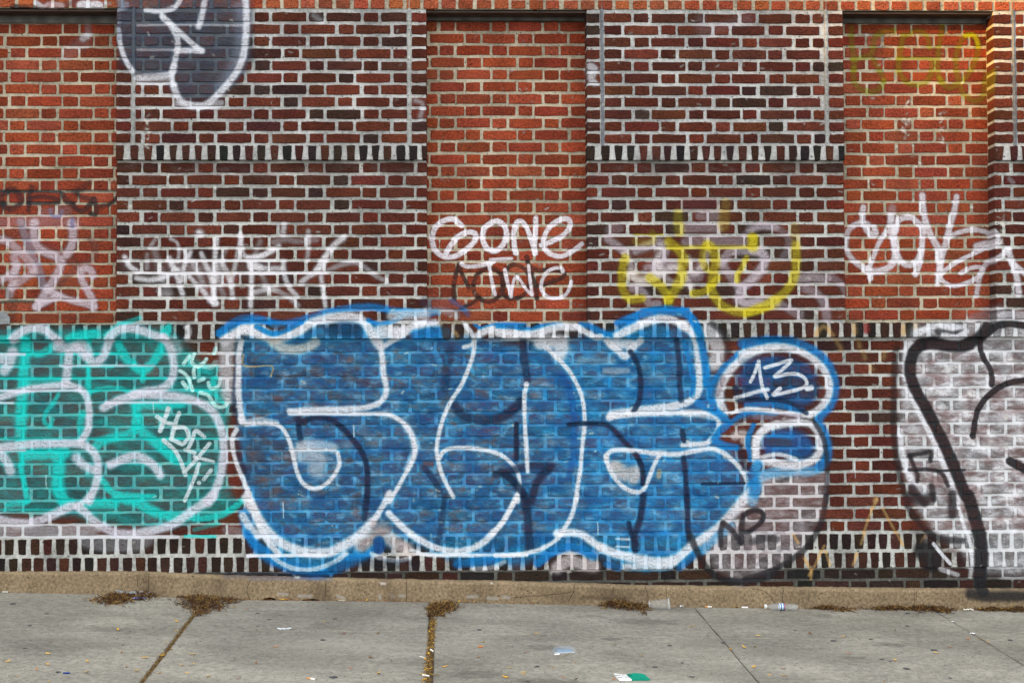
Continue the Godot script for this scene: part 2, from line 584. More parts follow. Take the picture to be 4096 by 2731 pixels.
	for i in 9:
		var q := on_wall(2 + 2.9 * i, 1278.5 + sin(i * 0.55) * 1.4, a.z + 0.0015)
		dots.box(q - Vector3(0.0012, 0.001, 0.003), q + Vector3(0.0012, 0.001, 0.0))
		if i > 2:
			q = on_wall(-2 + 3.4 * i, 1287.5 + i * 0.5, a.z + 0.0015)
			dots.box(q - Vector3(0.0014, 0.001, 0.003), q + Vector3(0.0014, 0.001, 0.0))
	put("punched_dots", dots.mesh(), steel_mat, plate)

func caulk(x: float, y0: float, y1: float, z: float, grey: bool) -> void:
	var p := pile(rgb(176, 178, 176) if not grey else rgb(124, 127, 134))
	var steps := 14
	var last := Vector3.ZERO
	for i in steps + 1:
		var y := lerpf(y0, y1, float(i) / steps)
		var q := Vector3(x + jitter(0.0015), y, z - 0.002)
		if i > 0:
			var w := 0.009
			p.quad(last + Vector3(-w, 0, 0), last + Vector3(0, 0, 0.0035), q + Vector3(0, 0, 0.0035), q + Vector3(-w, 0, 0), Vector3(-0.3, 0, 1))
			p.quad(last + Vector3(0, 0, 0.0035), last + Vector3(w, 0, 0), q + Vector3(w, 0, 0), q + Vector3(0, 0, 0.0035), Vector3(0.3, 0, 1))
		last = q
	put("caulk_joint", p.mesh(), mortar_mat, wall)

func build_infill(which: int, x0: float, x1: float, y_top: float, y_low: float, beige: Color) -> void:
	var z := RECESS
	var bed := pile(beige)
	bed.box(Vector3(x0 - 0.02, y_low - 0.01, z - 0.055), Vector3(x1 + 0.02, on_wall(2000, 90, z).y, z - 0.005))
	var panel := put("window_infill", bed.mesh(), mortar_mat, wall)
	panel.set_meta("label", ["orange brick infill of the left window under lilac scribbles", "orange brick infill of the middle window with white writing", "orange brick infill of the right window with yellow-green and white writing"][which])
	var first: float = [115.0, 105.0, 115.6][which]
	var step: float = [48.2, 48.3, 47.65][which]
	var at: float = [200.0, 2000.0, 3600.0][which]
	var odd: float = [on_wall(108.5, 115, z).x, on_wall(1826, 105, z).x, on_wall(3448, 210, z).x][which]
	var even: float = [on_wall(21, 163, z).x, on_wall(1722, 153, z).x, on_wall(3538, 163, z).x][which]
	var ends := [x0 - 0.01, x1 + 0.01]
	for k in 25:
		var yc := on_wall(at, first + step * k, z).y
		course(panel, ["infill_stretcher_brick", "infill_header_brick"], ends[0], ends[1], yc, 0.0535, z, odd if k % 2 == 0 else even, [0.190, 0.081, 0.0135], [infill_tones, infill_tones])
	# blackened steel lintel and the band above the infill
	var p := pile(rgb(112, 112, 108))
	p.box(Vector3(x0 - 0.02, on_wall(at, first - 22, z).y, z - 0.05), Vector3(x1 + 0.02, y_top + 0.012, z + 0.012))
	put("lintel_band", p.mesh(), steel_mat, panel)
	var q := pile(rgb(84, 70, 62))
	q.box(Vector3(x0 + 0.001, y_top - 0.010, z + 0.014), Vector3(x1 - 0.001, y_top + 0.0005, 0.004))
	put("steel_lintel", q.mesh(), steel_mat, panel)

func build_plinth() -> void:
	var tops := [[-1500, 2284], [0, 2290], [560, 2289], [900, 2306], [1300, 2316], [2000, 2329], [2600, 2346], [3100, 2352], [3600, 2357], [4096, 2360], [5600, 2372]]
	for t in tops:
		var q := on_wall(t[0], t[1], FRONT - 0.01)
		plinth_top.append(Vector2(q.x, q.y))
	var breaks := [-4.6, on_wall(593, 2330, FRONT).x, on_wall(1626, 2350, FRONT).x, on_wall(2666, 2390, FRONT).x, on_wall(3660, 2400, FRONT).x, 4.8]
	for b in breaks.size() - 1:
		var p := pile(rgb(156, 137, 110))
		var xa: float = breaks[b] + (0.0012 if b else 0.0)
		var xb: float = breaks[b + 1] - 0.0012
		var n := maxi(4, int((xb - xa) / 0.03))
		var prev := []
		for i in n + 1:
			var x := lerpf(xa, xb, float(i) / n)
			var yt := lerp_list(plinth_top, x) + jitter(0.0022)
			var yb := base_height(x) - 0.06
			for notch in [[1040, 1116, 0.013], [1195, 1296, 0.009], [900, 960, 0.005]]:
				var na := on_wall(notch[0], 2395, FRONT).x
				var nb := on_wall(notch[1], 2395, FRONT).x
				if x > na and x < nb:
					yb = base_height(x) + notch[2] * sin(PI * (x - na) / (nb - na)) + jitter(0.002)
			var ring := [Vector3(x, yt + 0.006, 0.001), Vector3(x, yt + 0.002 + jitter(0.001), FRONT - 0.014), Vector3(x, yt - 0.004, FRONT - 0.004), Vector3(x, yt - 0.014, FRONT + jitter(0.0006)), Vector3(x, (yt + yb) / 2, FRONT + jitter(0.001)), Vector3(x, yb, FRONT)]
			if i:
				for k in 5:
					p.quad(prev[k], ring[k], ring[k + 1], prev[k + 1], Vector3(0, 1, 0.2) if k == 0 else Vector3(0, 0.5, 1))
			else:
				for k in 4:
					p.tri(Vector3(x, yb, 0), ring[k], ring[k + 1], Vector3.LEFT)
			prev = ring
		for k in 4:
			p.tri(Vector3(xb, base_height(xb) - 0.06, 0), prev[k], prev[k + 1], Vector3.RIGHT)
		put("plinth_block", p.mesh(), plinth_mat, wall)
	# hairline cracks: narrow dark slivers laid just in front of the face
	var cracks := [[545, 2300, 547, 2345], [1000, 2320, 985, 2360, 1000, 2400], [1304, 2320, 1300, 2392], [2297, 2335, 2296, 2366, 2275, 2405], [2050, 2390, 2100, 2383, 2200, 2378, 2294, 2366], [2582, 2342, 2590, 2385], [3005, 2353, 3050, 2360, 3085, 2385, 3100, 2412], [3136, 2352, 3130, 2405], [3670, 2362, 3668, 2400], [2455, 2345, 2452, 2375]]
	var c := pile(rgb(52, 45, 38))
	for k in cracks:
		for i in range(0, k.size() - 2, 2):
			var a := on_wall(k[i], k[i + 1], FRONT + 0.0022)
			var b := on_wall(k[i + 2], k[i + 3], FRONT + 0.0022)
			var m := a.lerp(b, 0.5) + Vector3(jitter(0.004), jitter(0.004), 0)
			for seg in [[a, m], [m, b]]:
				var side: Vector3 = (seg[1] - seg[0]).cross(Vector3.BACK).normalized() * 0.0011
				c.quad(seg[0] - side, seg[0] + side, seg[1] + side, seg[1] - side, Vector3.BACK)
	put("hairline_cracks", c.mesh(), soil_mat, wall)

func build_sun_blockers() -> void:
	# two unseen boxes, added behind the camera and sized to block the sun
	var edge := on_wall(3540, 200).x
	var shade_top := on_wall(3900, 420).y
	var run := SUN_FROM.x / SUN_FROM.z
	var rise := SUN_FROM.y / SUN_FROM.z
	var xr := edge + run * 32.0
	var p := pile(rgb(150, 140, 128))
	p.box(Vector3(-90, -0.6, 25), Vector3(xr, 26, 32))
	put("sun_blocker", p.mesh(), slab_mat).set_meta("kind", "structure")
	var q := pile(rgb(150, 140, 128))
	q.box(Vector3(xr + 0.01, -0.6, 25), Vector3(-36, shade_top + rise * 25.0, 32))
	put("sun_blocker", q.mesh(), slab_mat).set_meta("kind", "structure")

# ------------------------------------------------------------------ sidewalk
var joints := []          # x at the wall of the joints that run towards the street

func build_sidewalk() -> void:
	for q in [[-1500, 2340], [0, 2368], [500, 2378], [900, 2398], [1500, 2403], [2000, 2412], [2600, 2425], [3100, 2432], [4096, 2441], [5600, 2455]]:
		var w := on_wall(q[0], q[1], FRONT)
		base_line.append(Vector2(w.x, w.y))
	var walk := thing("sidewalk")
	walk.set_meta("kind", "structure")
	var marks := [on_ground(672, 2590), on_ground(1722, 2600), on_ground(2909, 2580), on_ground(3930, 2557)]
	for m in marks:
		joints.append(m.x - 0.0244 * m.z)
	var score: float = on_ground(1850, 2531).z
	var xs := [joints[0] - 4.2, joints[0] - 2.8, joints[0] - 1.42] + joints + [joints[3] + 1.45, joints[3] + 2.9]
	var gaps := [0.006, 0.006, 0.006, 0.014, 0.028, 0.0055, 0.0055, 0.006, 0.006]
	for i in xs.size() - 1:
		for row in 4:
			var z0: float = FRONT + 0.004 if row == 0 else score + 0.0016 + 1.42 * (row - 1)
			var z1: float = score - 0.0016 if row == 0 else score + 1.42 * row - 0.002
			slab(walk, xs[i] + gaps[i] / 2, xs[i + 1] - gaps[i + 1] / 2, z0, z1)
	# earth under the joints, the kerb and the street
	var p := pile(rgb(96, 80, 60))
	var n := 60
	for i in n:
		var xa := lerpf(xs[0] - 1.0, xs[-1] + 1.0, float(i) / n)
		var xb := lerpf(xs[0] - 1.0, xs[-1] + 1.0, float(i + 1) / n)
		p.quad(Vector3(xa, base_height(xa) - 0.007, 0.0), Vector3(xb, base_height(xb) - 0.007, 0.0), Vector3(xb + 0.12, base_height(xb) - 0.007 - GROUND_FALL * 4.9, 4.9), Vector3(xa + 0.12, base_height(xa) - 0.007 - GROUND_FALL * 4.9, 4.9), Vector3.UP)
	put("joint_earth", p.mesh(), soil_mat, walk)
	var far_z: float = score + 1.42 * 3
	var k := pile(rgb(150, 148, 140))
	k.box(Vector3(-40, -1.2, far_z), Vector3(40, base_height(0) - GROUND_FALL * far_z - 0.012, far_z + 0.16))
	put("kerb", k.mesh(), slab_mat).set_meta("kind", "structure")
	var r := pile(rgb(64, 63, 62))
	r.quad(Vector3(-150, -0.52, far_z + 0.1), Vector3(150, -0.52, far_z + 0.1), Vector3(150, -0.52, 150), Vector3(-150, -0.52, 150), Vector3.UP)
	put("street", r.mesh(), slab_mat).set_meta("kind", "structure")
	var g := pile(rgb(90, 84, 74))
	g.quad(Vector3(-150, -0.7, -150), Vector3(150, -0.7, -150), Vector3(150, -0.7, 150), Vector3(-150, -0.7, 150), Vector3.UP)
	put("ground", g.mesh(), soil_mat).set_meta("kind", "structure")
	# trodden gum: dark discs a millimetre thick
	for q in [[50, 2415, 14], [185, 2454, 9], [117, 2502, 8], [97, 2593, 7], [231, 2688, 9], [1030, 2453, 8], [1076, 2478, 8], [1290, 2560, 11], [1340, 2475, 9], [1334, 2709, 14], [1916, 2519, 11], [490, 2579, 6], [2440, 2490, 6], [2148, 2666, 10], [2620, 2668, 10], [2680, 2582, 9], [2730, 2652, 6], [2768, 2707, 10], [2893, 2571, 10], [3335, 2563, 11], [3632, 2453, 10], [3631, 2504, 9], [3737, 2600, 12], [3529, 2637, 9], [3628, 2675, 12], [3563, 2645, 6], [4042, 2560, 11], [3802, 2712, 8], [3485, 2556, 7], [1030, 2504, 6], [2110, 2725, 9], [3180, 2521, 6]]:
		var at := on_ground(q[0], q[1])
		var d := pile(rgb(84, 84, 86), at)
		var rim := PackedVector3Array()
		for s in 11:
			var ang := TAU * s / 11
			var rad: float = q[2] * 0.0014 * dice.randf_range(0.75, 1.15)
			var x: float = at.x + cos(ang) * rad
			var z: float = at.z + sin(ang) * rad * 1.25
			rim.append(Vector3(x, ground_y(x, z) + 0.0008, z))
		for s in 11:
			var nxt := rim[(s + 1) % 11]
			d.tri(at + Vector3(0, 0.002, 0), rim[s], nxt, Vector3.UP)
		put("gum_spot", d.mesh(), slab_mat, walk).position = at

func slab(walk: Node3D, x0: float, x1: float, z0: float, z1: float) -> void:
	var tone := dice.randf_range(0.97, 1.03)
	var p := pile(Color(0.395 * tone, 0.375 * tone, 0.325 * tone))
	var e := 0.007
	var us := [0.0, e]
	var vs := [z0, z0 + e]
	var nx := 12
	var nz := 6
	for i in range(1, nx):
		us.append(lerpf(0.0, x1 - x0, float(i) / nx))
	us += [x1 - x0 - e, x1 - x0]
	for i in range(1, nz):
		vs.append(lerpf(z0, z1, float(i) / nz))
	vs += [z1 - e, z1]
	var grid := []
	for v in vs.size():
		var row := PackedVector3Array()
		for u in us.size():
			var x: float = x0 + us[u] + 0.0244 * vs[v]
			var low := 0.004 if (u == 0 or u == us.size() - 1 or v == 0 or v == vs.size() - 1) else 0.0
			var wob := jitter(0.0025) if (u == 0 or u == us.size() - 1) else 0.0
			row.append(Vector3(x + wob, ground_y(x, vs[v]) - low, vs[v]))
		grid.append(row)
	for v in vs.size() - 1:
		for u in us.size() - 1:
			p.quad(grid[v][u], grid[v][u + 1], grid[v + 1][u + 1], grid[v + 1][u], Vector3.UP)
	var last := vs.size() - 1
	for u in us.size() - 1:
		for v in [0, last]:
			var a: Vector3 = grid[v][u]
			var b: Vector3 = grid[v][u + 1]
			p.quad(a, b, b - Vector3(0, 0.06, 0), a - Vector3(0, 0.06, 0), Vector3.FORWARD if v == 0 else Vector3.BACK)
	for v in last:
		for u in [0, us.size() - 1]:
			var a: Vector3 = grid[v][u]
			var b: Vector3 = grid[v + 1][u]
			p.quad(a, b, b - Vector3(0, 0.06, 0), a - Vector3(0, 0.06, 0), Vector3.LEFT if u == 0 else Vector3.RIGHT)
	for i in p.v.size():
		p.uv[i] = Vector2(p.v[i].x / 6.4 + 0.5, p.v[i].z / 4.8)
	put("slab", p.mesh(), pave_mat, walk)

# ------------------------------------------------------------------ litter
func build_litter() -> void:
	# dried weeds and swept-up twigs: [centre x, y, half width, half depth in pixels, height in mm, twigs]
	clump("weed_clump", [[470, 2400, 95, 20, 34, 420], [570, 2385, 60, 16, 24, 160], [440, 2412, 60, 8, 10, 90]], "dried brown weed clump by the plinth beside a blue wrapper", 0.25)
	clump("weed_clump", [[810, 2410, 110, 22, 34, 460], [820, 2432, 85, 14, 18, 200], [800, 2452, 35, 14, 10, 90], [920, 2405, 50, 10, 16, 80]], "dried brown weed clump where the left sidewalk joint meets the plinth", 0.2)
	clump("weed_clump", [[1760, 2440, 52, 18, 44, 300], [1800, 2430, 40, 14, 34, 120], [1740, 2460, 32, 8, 14, 90]], "dry straw-coloured weed tuft at the top of the middle sidewalk joint", 0.4)
	clump("weed_clump", [[2480, 2425, 85, 16, 36, 380], [2560, 2432, 45, 12, 22, 130], [2575, 2452, 10, 10, 8, 24]], "dried brown weed clump left of the clear plastic cup", 0.3)
	clump("weed_clump", [[3300, 2432, 60, 8, 18, 150], [3370, 2442, 60, 6, 10, 90]], "low dried weeds just right of the crushed bottle", 0.3)
	clump("weed_clump", [[3560, 2434, 90, 9, 20, 260], [3700, 2436, 110, 12, 26, 380], [3770, 2446, 40, 8, 14, 100]], "long dried weed strip along the plinth at the right joint", 0.25)
	clump("weed_clump", [[3960, 2438, 60, 7, 18, 160], [4070, 2442, 70, 7, 20, 180]], "dried weed strip along the plinth at the right edge", 0.3)
	joint_grass("dry_grass", 1, [[1735, 2470], [1704, 2731]], 0.016, 1200, "dry grass and leaf bits filling the middle sidewalk joint", true)
	joint_grass("dry_grass", 0, [[770, 2465], [564, 2731]], 0.009, 800, "dry grass and earth filling the left sidewalk joint", false)
	joint_grass("leaf_bits", -1, [[960, 2399], [1620, 2407]], 0.010, 150, "brown leaf bits caught in the gap under the plinth", false)
	# fallen leaves
	var yellow := [[30, 2648], [190, 2617], [190, 2660], [345, 2692], [348, 2648], [548, 2684], [505, 2670], [580, 2633], [470, 2521], [706, 2526], [662, 2573], [645, 2625], [640, 2694], [770, 2619], [805, 2394], [798, 2413], [885, 2427], [935, 2432], [772, 2659], [725, 2664], [747, 2694], [835, 2707], [512, 2394], [755, 2408], [68, 2708], [195, 2728], [705, 2487], [683, 2600], [1298, 2490], [1466, 2402], [1513, 2535], [1515, 2693], [1748, 2418], [1740, 2455], [1765, 2462], [1836, 2404], [1861, 2405], [1895, 2407], [1781, 2669], [2038, 2673], [1934, 2571], [2094, 2692], [2023, 2711], [1740, 2703], [1729, 2555], [1716, 2617], [2212, 2672], [2301, 2652], [2095, 2700], [2020, 2711], [2148, 2537], [2462, 2582], [2570, 2626], [2770, 2507], [2924, 2600], [2977, 2591], [3022, 2588], [3037, 2546], [3015, 2671], [2538, 2434], [2550, 2440], [2940, 2425], [3050, 2430], [3300, 2427], [3310, 2436], [3036, 2546], [3374, 2549], [3022, 2588], [3581, 2642], [3746, 2614], [3952, 2571], [3922, 2560], [3506, 2428], [3580, 2437], [3640, 2440], [3720, 2443], [3905, 2430], [3990, 2428], [4080, 2441], [3139, 2705], [3080, 2702], [3540, 2729], [1700, 2640], [1690, 2700], [1698, 2720], [1735, 2520], [845, 2430], [1130, 2401], [1150, 2402]]
	var brown := [[485, 2611], [203, 2571], [145, 2680], [952, 2716], [1374, 2535], [1102, 2590], [1375, 2536], [1404, 2540], [1480, 2632], [1400, 2675], [1515, 2698], [1913, 2630], [1310, 2435], [1110, 2396], [1070, 2398], [1420, 2404], [2306, 2719], [2455, 2719], [2255, 2712], [2104, 2612], [3875, 2558], [3582, 2524], [3242, 2535], [3398, 2617], [3800, 2590], [2832, 2545], [3135, 2677], [1025, 2524], [875, 2445], [988, 2438], [1150, 2396], [1230, 2403], [2050, 2414], [2130, 2414], [3420, 2438], [3600, 2430], [3800, 2440], [1024, 2655]]
	var seeds := {}
	for set_at in 2:
		var tones: Array = [[[206, 158, 40], [214, 172, 60], [196, 146, 34], [190, 150, 60]], [[150, 92, 44], [128, 82, 46], [168, 110, 60]]][set_at]
		var protos := []
		for i in tones.size():
			var lm := leaf_shape(tones[i], i)
			protos.append(lm)
		var list: Array = yellow if set_at == 0 else brown
		for i in list.size():
			var q: Array = list[i]
			if seeds.has(q):
				continue
			seeds[q] = true
			var at := on_ground(q[0], q[1])
			if at.z < FRONT + 0.012:
				at.z = FRONT + 0.012
			at.y = maxf(at.y, ground_y(at.x, at.z)) + 0.004
			var o := put("fallen_leaf", protos[i % protos.size()], leaf_mat)
			o.position = at
			o.rotation = Vector3(jitter(0.25), dice.randf() * TAU, jitter(0.3))
			o.scale = Vector3.ONE * dice.randf_range(0.6, 1.0)
			if set_at == 0:
				tag(o, "small yellow fallen leaf lying on the grey sidewalk", "leaf", "yellow leaves scattered over the sidewalk")
			else:
				tag(o, "small brown fallen leaf lying on the grey sidewalk", "leaf", "brown leaves scattered over the sidewalk")
	cup()
	bottle()
	cigarette_pack()
	blister()
	var o := sheet("paper_receipt", 1107, 2517, 1164, 2516, 0.034, rgb(186, 190, 194), 0.004, true)
	tag(o, "small white printed paper slip lying on the left sidewalk slab", "paper")
	o = sheet("paper_scrap", 3856, 2441, 3894, 2442, 0.03, rgb(206, 202, 190), 0.008, false)
	tag(o, "torn off-white paper scrap by the weed strip at the right", "paper")
	o = sheet("paper_scrap", 3883, 2533, 3902, 2536, 0.02, rgb(226, 228, 228), 0.003, false)
	tag(o, "small square white paper scrap near the rightmost joint", "paper")
	o = sheet("paper_scrap", 3806, 2486, 3818, 2488, 0.012, rgb(226, 228, 228), 0.003, false)
	tag(o, "tiny white paper scrap at the far end of the rightmost joint", "paper")
	o = sheet("paper_scrap", 15, 2366, 36, 2367, 0.016, rgb(216, 216, 214), 0.006, false)
	tag(o, "white paper scrap against the plinth at the left edge", "paper")
	o = sheet("paper_scrap", 1355, 2398, 1388, 2388, 0.014, rgb(196, 186, 170), 0.004, false)
	tag(o, "pale folded paper strip leaning on the plinth", "paper")
	o = sheet("paper_scrap", 2717, 2424, 2732, 2425, 0.016, rgb(214, 218, 220), 0.01, false)
	tag(o, "small white paper scrap right of the clear plastic cup", "paper")
	o = sheet("candy_wrapper", 524, 2399, 582, 2396, 0.022, rgb(82, 116, 190), 0.012, true)
	tag(o, "crumpled blue candy wrapper in the leftmost weed clump", "wrapper")
	o = sheet("plastic_bag", 488, 2356, 604, 2376, 0.05, rgb(150, 152, 152), 0.026, false)
	o.material_override = clear_plastic(Color(0.62, 0.64, 0.65), 0.5)
	tag(o, "torn grey plastic bag on the leftmost weed clump against the plinth", "plastic bag")
	butt(1227, 2715, 1257, 2720, rgb(232, 232, 228), 0.5, "white cigarette butt on the left slab near the bottom edge")
	butt(1678, 2629, 1698, 2634, rgb(190, 188, 182), 0.0, "crushed white cigarette butt just left of the middle joint")
	butt(1912, 2588, 1932, 2589, rgb(190, 120, 60), 0.0, "orange cigarette filter lying alone on the middle slab")
	butt(1722, 2601, 1731, 2607, rgb(236, 236, 232), 0.0, "white cigarette butt lying in the middle joint, upper one")
	butt(1690, 2703, 1716, 2707, rgb(226, 226, 220), 0.0, "white cigarette butt lying in the middle joint, lower one")
	butt(2818, 2426, 2846, 2427, rgb(226, 222, 212), 0.4, "white cigarette butt with tan filter against the plinth")
	butt(2962, 2425, 2988, 2426, rgb(228, 228, 224), 0.0, "white cigarette butt at the plinth left of the bottle")
	butt(2218, 2621, 2238, 2619, rgb(224, 224, 222), 0.0, "white cigarette butt just below the clear plastic tray")
	butt(250, 2695, 278, 2695, rgb(36, 60, 120), 0.0, "short dark blue plastic stick on the left sidewalk", "stick")
	butt(2236, 2630, 2304, 2607, rgb(140, 126, 100), 0.0, "thin dry twig beside the clear plastic tray", "twig")
	butt(2696, 2673, 2738, 2672, rgb(150, 148, 136), 0.0, "thin pale twig lying on the middle right slab", "twig")

func twig_into(p: Pile, at: Vector3, dir: Vector3, length: float, thick: float) -> void:
	var side := dir.cross(Vector3(0.3, 1, 0.2)).normalized()
	var over := side.cross(dir).normalized()
	var a := at - dir * length / 2
	var m := at + (side * jitter(0.2) + over * jitter(0.2)) * length
	var b := at + dir * length / 2
	for seg in [[a, m], [m, b]]:
		var ring := []
		for k in 3:
			var ang := TAU * k / 3
			ring.append((side * cos(ang) + over * sin(ang)) * thick)
		for k in 3:
			var u: Vector3 = ring[k]
			var v: Vector3 = ring[(k + 1) % 3]
			p.quad(seg[0] + u, seg[0] + v, seg[1] + v * 0.7, seg[1] + u * 0.7, u + v)

func clump(called: String, blobs: Array, label: String, straw: float) -> void:
	var at := on_ground(blobs[0][0], blobs[0][1])
	var p := pile(Color.WHITE, at)
	for b in blobs:
		var mid := on_ground(b[0], b[1])
		for i in int(b[5] * 1.25):
			var r := pow(dice.randf(), 0.62)
			var ang := dice.randf() * TAU
			r *= 0.75 + 0.45 * sin(ang * 3.0 + b[0]) * sin(ang * 7.0 + b[1])
			if i % 9 == 0:
				r *= 1.35
			var x: float = mid.x + cos(ang) * r * b[2] * 0.0016
			var z: float = mid.z + sin(ang) * r * b[3] * 0.0088
			if z < FRONT + 0.006:
				z = FRONT + 0.006 + dice.randf() * 0.02
			var hill: float = (1.0 - r * r) * b[4] * 0.0008
			var y := ground_y(x, z) + 0.002 + hill * dice.randf()
			var t: Array = [[84, 58, 40], [66, 46, 33], [98, 70, 46], [76, 60, 40], [58, 42, 31]][dice.randi() % 5]
			if dice.randf() < straw:
				t = [[136, 108, 66], [150, 118, 58], [122, 98, 66]][dice.randi() % 3]
			p.tint = rgb(t[0], t[1], t[2])
			var dir := Vector3(jitter(1.0), jitter(0.7), jitter(1.0)).normalized()
			twig_into(p, Vector3(x, y, z), dir, dice.randf_range(0.014, 0.06), dice.randf_range(0.0008, 0.0021))
	var o := put(called, p.mesh(), twig_mat)
	o.position = at
	tag(o, label, "weeds")

func joint_grass(called: String, _which: int, ends: Array, half: float, many: int, label: String, leafy: bool) -> void:
	var a := on_ground(ends[0][0], ends[0][1])
	var b := on_ground(ends[1][0], ends[1][1])
	var along := b - a
	b += along * 0.12
	var p := pile(Color.WHITE, a)
	for i in many:
		var t := dice.randf()
		var q := a.lerp(b, t) + Vector3(jitter(half), 0, jitter(0.006))
		q.z = maxf(q.z, FRONT + 0.004)
		q.y = ground_y(q.x, q.z) - 0.003 + 0.006 * dice.randf()
		var k := dice.randf()
		var c: Array = [104, 82, 54] if k < 0.4 else [128, 104, 66] if k < 0.7 else [84, 74, 46]
		if leafy and k > 0.82:
			c = [190, 146, 52]
		if called == "leaf_bits":
			c = [[128, 74, 36], [100, 60, 34], [150, 96, 44]][i % 3]
		p.tint = rgb(c[0], c[1], c[2])
		if k > 0.8:
			var s := dice.randf_range(0.005, 0.011)
			var d := Vector3(jitter(1), jitter(0.3), jitter(1)).normalized() * s
			var e := Vector3(-d.z, jitter(0.004), d.x) * 0.45
			p.quad(q - d, q + e, q + d, q - e, Vector3.UP)
		else:
			twig_into(p, q, Vector3(jitter(1), jitter(0.5), jitter(0.8)).normalized(), dice.randf_range(0.008, 0.026), dice.randf_range(0.0006, 0.0014))
	var o := put(called, p.mesh(), leaf_mat)
	o.position = a
	tag(o, label, "grass" if called == "dry_grass" else "leaf bits")

func leaf_shape(tone: Array, n: int) -> Mesh:
	# an almond blade folded along its rib and curled lengthwise
	var p := pile(rgb(tone[0], tone[1], tone[2]))
	var len := 0.030 + 0.004 * n
	var wide := 0.0056 + 0.0009 * (n % 2)
	var prev := []
	for i in 7:
		var t := i / 6.0
		var w := wide * sin(PI * pow(t, 0.8)) + 0.0002
		var y := 0.006 * pow(t - 0.45, 2) * (2.0 + n) * 0.6
		var x := (t - 0.5) * len
		var row := [Vector3(x, y + 0.0018, -w), Vector3(x, y, 0.0008 * sin(t * 5.0)), Vector3(x, y + 0.0022, w)]
		if i:
			for k in 2:
				p.quad(prev[k], row[k], row[k + 1], prev[k + 1], Vector3.UP)
		prev = row
	var a := Vector3(-0.5 * len, 0.002, 0)
	p.quad(a, a + Vector3(-0.006, 0.001, 0.001), a + Vector3(-0.006, 0.001, 0.0018), a + Vector3(0, 0, 0.0008), Vector3.UP)
	return p.mesh()

func sheet(called: String, ax: float, ay: float, bx: float, by: float, wide: float, c: Color, crumple: float, printed: bool) -> MeshInstance3D:
	var a := on_ground(ax, ay)
	var b := on_ground(bx, by)
	if a.z < FRONT + 0.01:
		a.z = FRONT + 0.012
	if b.z < FRONT + 0.01:
		b.z = FRONT + 0.012
	var across := (b - a).cross(Vector3.UP).normalized() * wide
	var p := pile(c, a)
	var n := 9
	var m := 5
	var rows := []
	for j in m + 1:
		var row := []
		for i in n + 1:
			var q := a.lerp(b, i / float(n)) + across * (j / float(m) - 0.5) + Vector3(jitter(crumple * 0.25), 0, jitter(crumple * 0.25))
			q.z = maxf(q.z, FRONT + 0.003)
			q.y = ground_y(q.x, q.z) + 0.0015 + crumple * dice.randf()
			row.append(q)
		rows.append(row)
	for j in m:
		for i in n:
			p.tint = c if not (printed and (j == 2 or j == 1) and dice.randf() < 0.5) else Color(c.r * 0.86, c.g * 0.87, c.b * 0.9)
			p.quad(rows[j][i], rows[j][i + 1], rows[j + 1][i + 1], rows[j + 1][i], Vector3.UP)
	var o := put(called, p.mesh(), leaf_mat)
	o.position = a
	return o

func butt(ax: float, ay: float, bx: float, by: float, c: Color, filter: float, label: String, kind := "cigarette butt") -> void:
	var a := on_ground(ax, ay)
	var b := on_ground(bx, by)
	a.z = maxf(a.z, FRONT + 0.008)
	b.z = maxf(b.z, FRONT + 0.008)
	var r := 0.0039 if kind != "twig" else 0.0014
	a.y = ground_y(a.x, a.z) + r
	b.y = ground_y(b.x, b.z) + r
	var root := thing(kind.replace(" ", "_"), a)
	tag(root, label, kind)
	var split := a.lerp(b, filter)
	var pieces := [[a, split, rgb(196, 140, 84), "filter"], [split, b, c, "paper" if kind == "cigarette butt" else "shaft"]]
	for piece in pieces:
		var from: Vector3 = piece[0]
		var to: Vector3 = piece[1]
		if from.distance_to(to) < 0.002:
			continue
		var p := pile(piece[2], a)
		var d := (to - from).normalized()
		var s := d.cross(Vector3.UP).normalized()
		var u := s.cross(d)
		for k in 10:
			var g := TAU * k / 10
			var h := TAU * (k + 1) / 10
			var v := (s * cos(g) + u * sin(g)) * r
			var w := (s * cos(h) + u * sin(h)) * r
			p.quad(from + v, from + w, to + w, to + v, v + w)
			p.tri(from, from + v, from + w, -d)
			p.tri(to, to + v, to + w, d)
		put(piece[3], p.mesh(), leaf_mat, root)

func clear_plastic(c: Color, alpha: float) -> StandardMaterial3D:
	var m := StandardMaterial3D.new()
	m.albedo_color = Color(c, alpha)
	m.transparency = BaseMaterial3D.TRANSPARENCY_ALPHA
	m.roughness = 0.3
	m.cull_mode = BaseMaterial3D.CULL_DISABLED
	return m

func lathe(p: Pile, from: Vector3, to: Vector3, profile: Array, squash := 1.0, crumple := 0.0) -> void:
	# profile: [share of the way, radius]
	var d := (to - from).normalized()
	var s := d.cross(Vector3.UP).normalized()
	var u := s.cross(d)
	var prev := PackedVector3Array()
	for i in profile.size():
		var c := from.lerp(to, profile[i][0])
		var ring := PackedVector3Array()
		for k in 24:
			var g := TAU * k / 24
			var r: float = profile[i][1] * (1.0 + jitter(crumple))
			ring.append(c + s * cos(g) * r + u * sin(g) * r * squash)
		if i:
			for k in 24:
				var j := (k + 1) % 24
				p.quad(prev[k], prev[j], ring[j], ring[k], ring[k] + ring[j] - c * 2.0)
		prev = ring

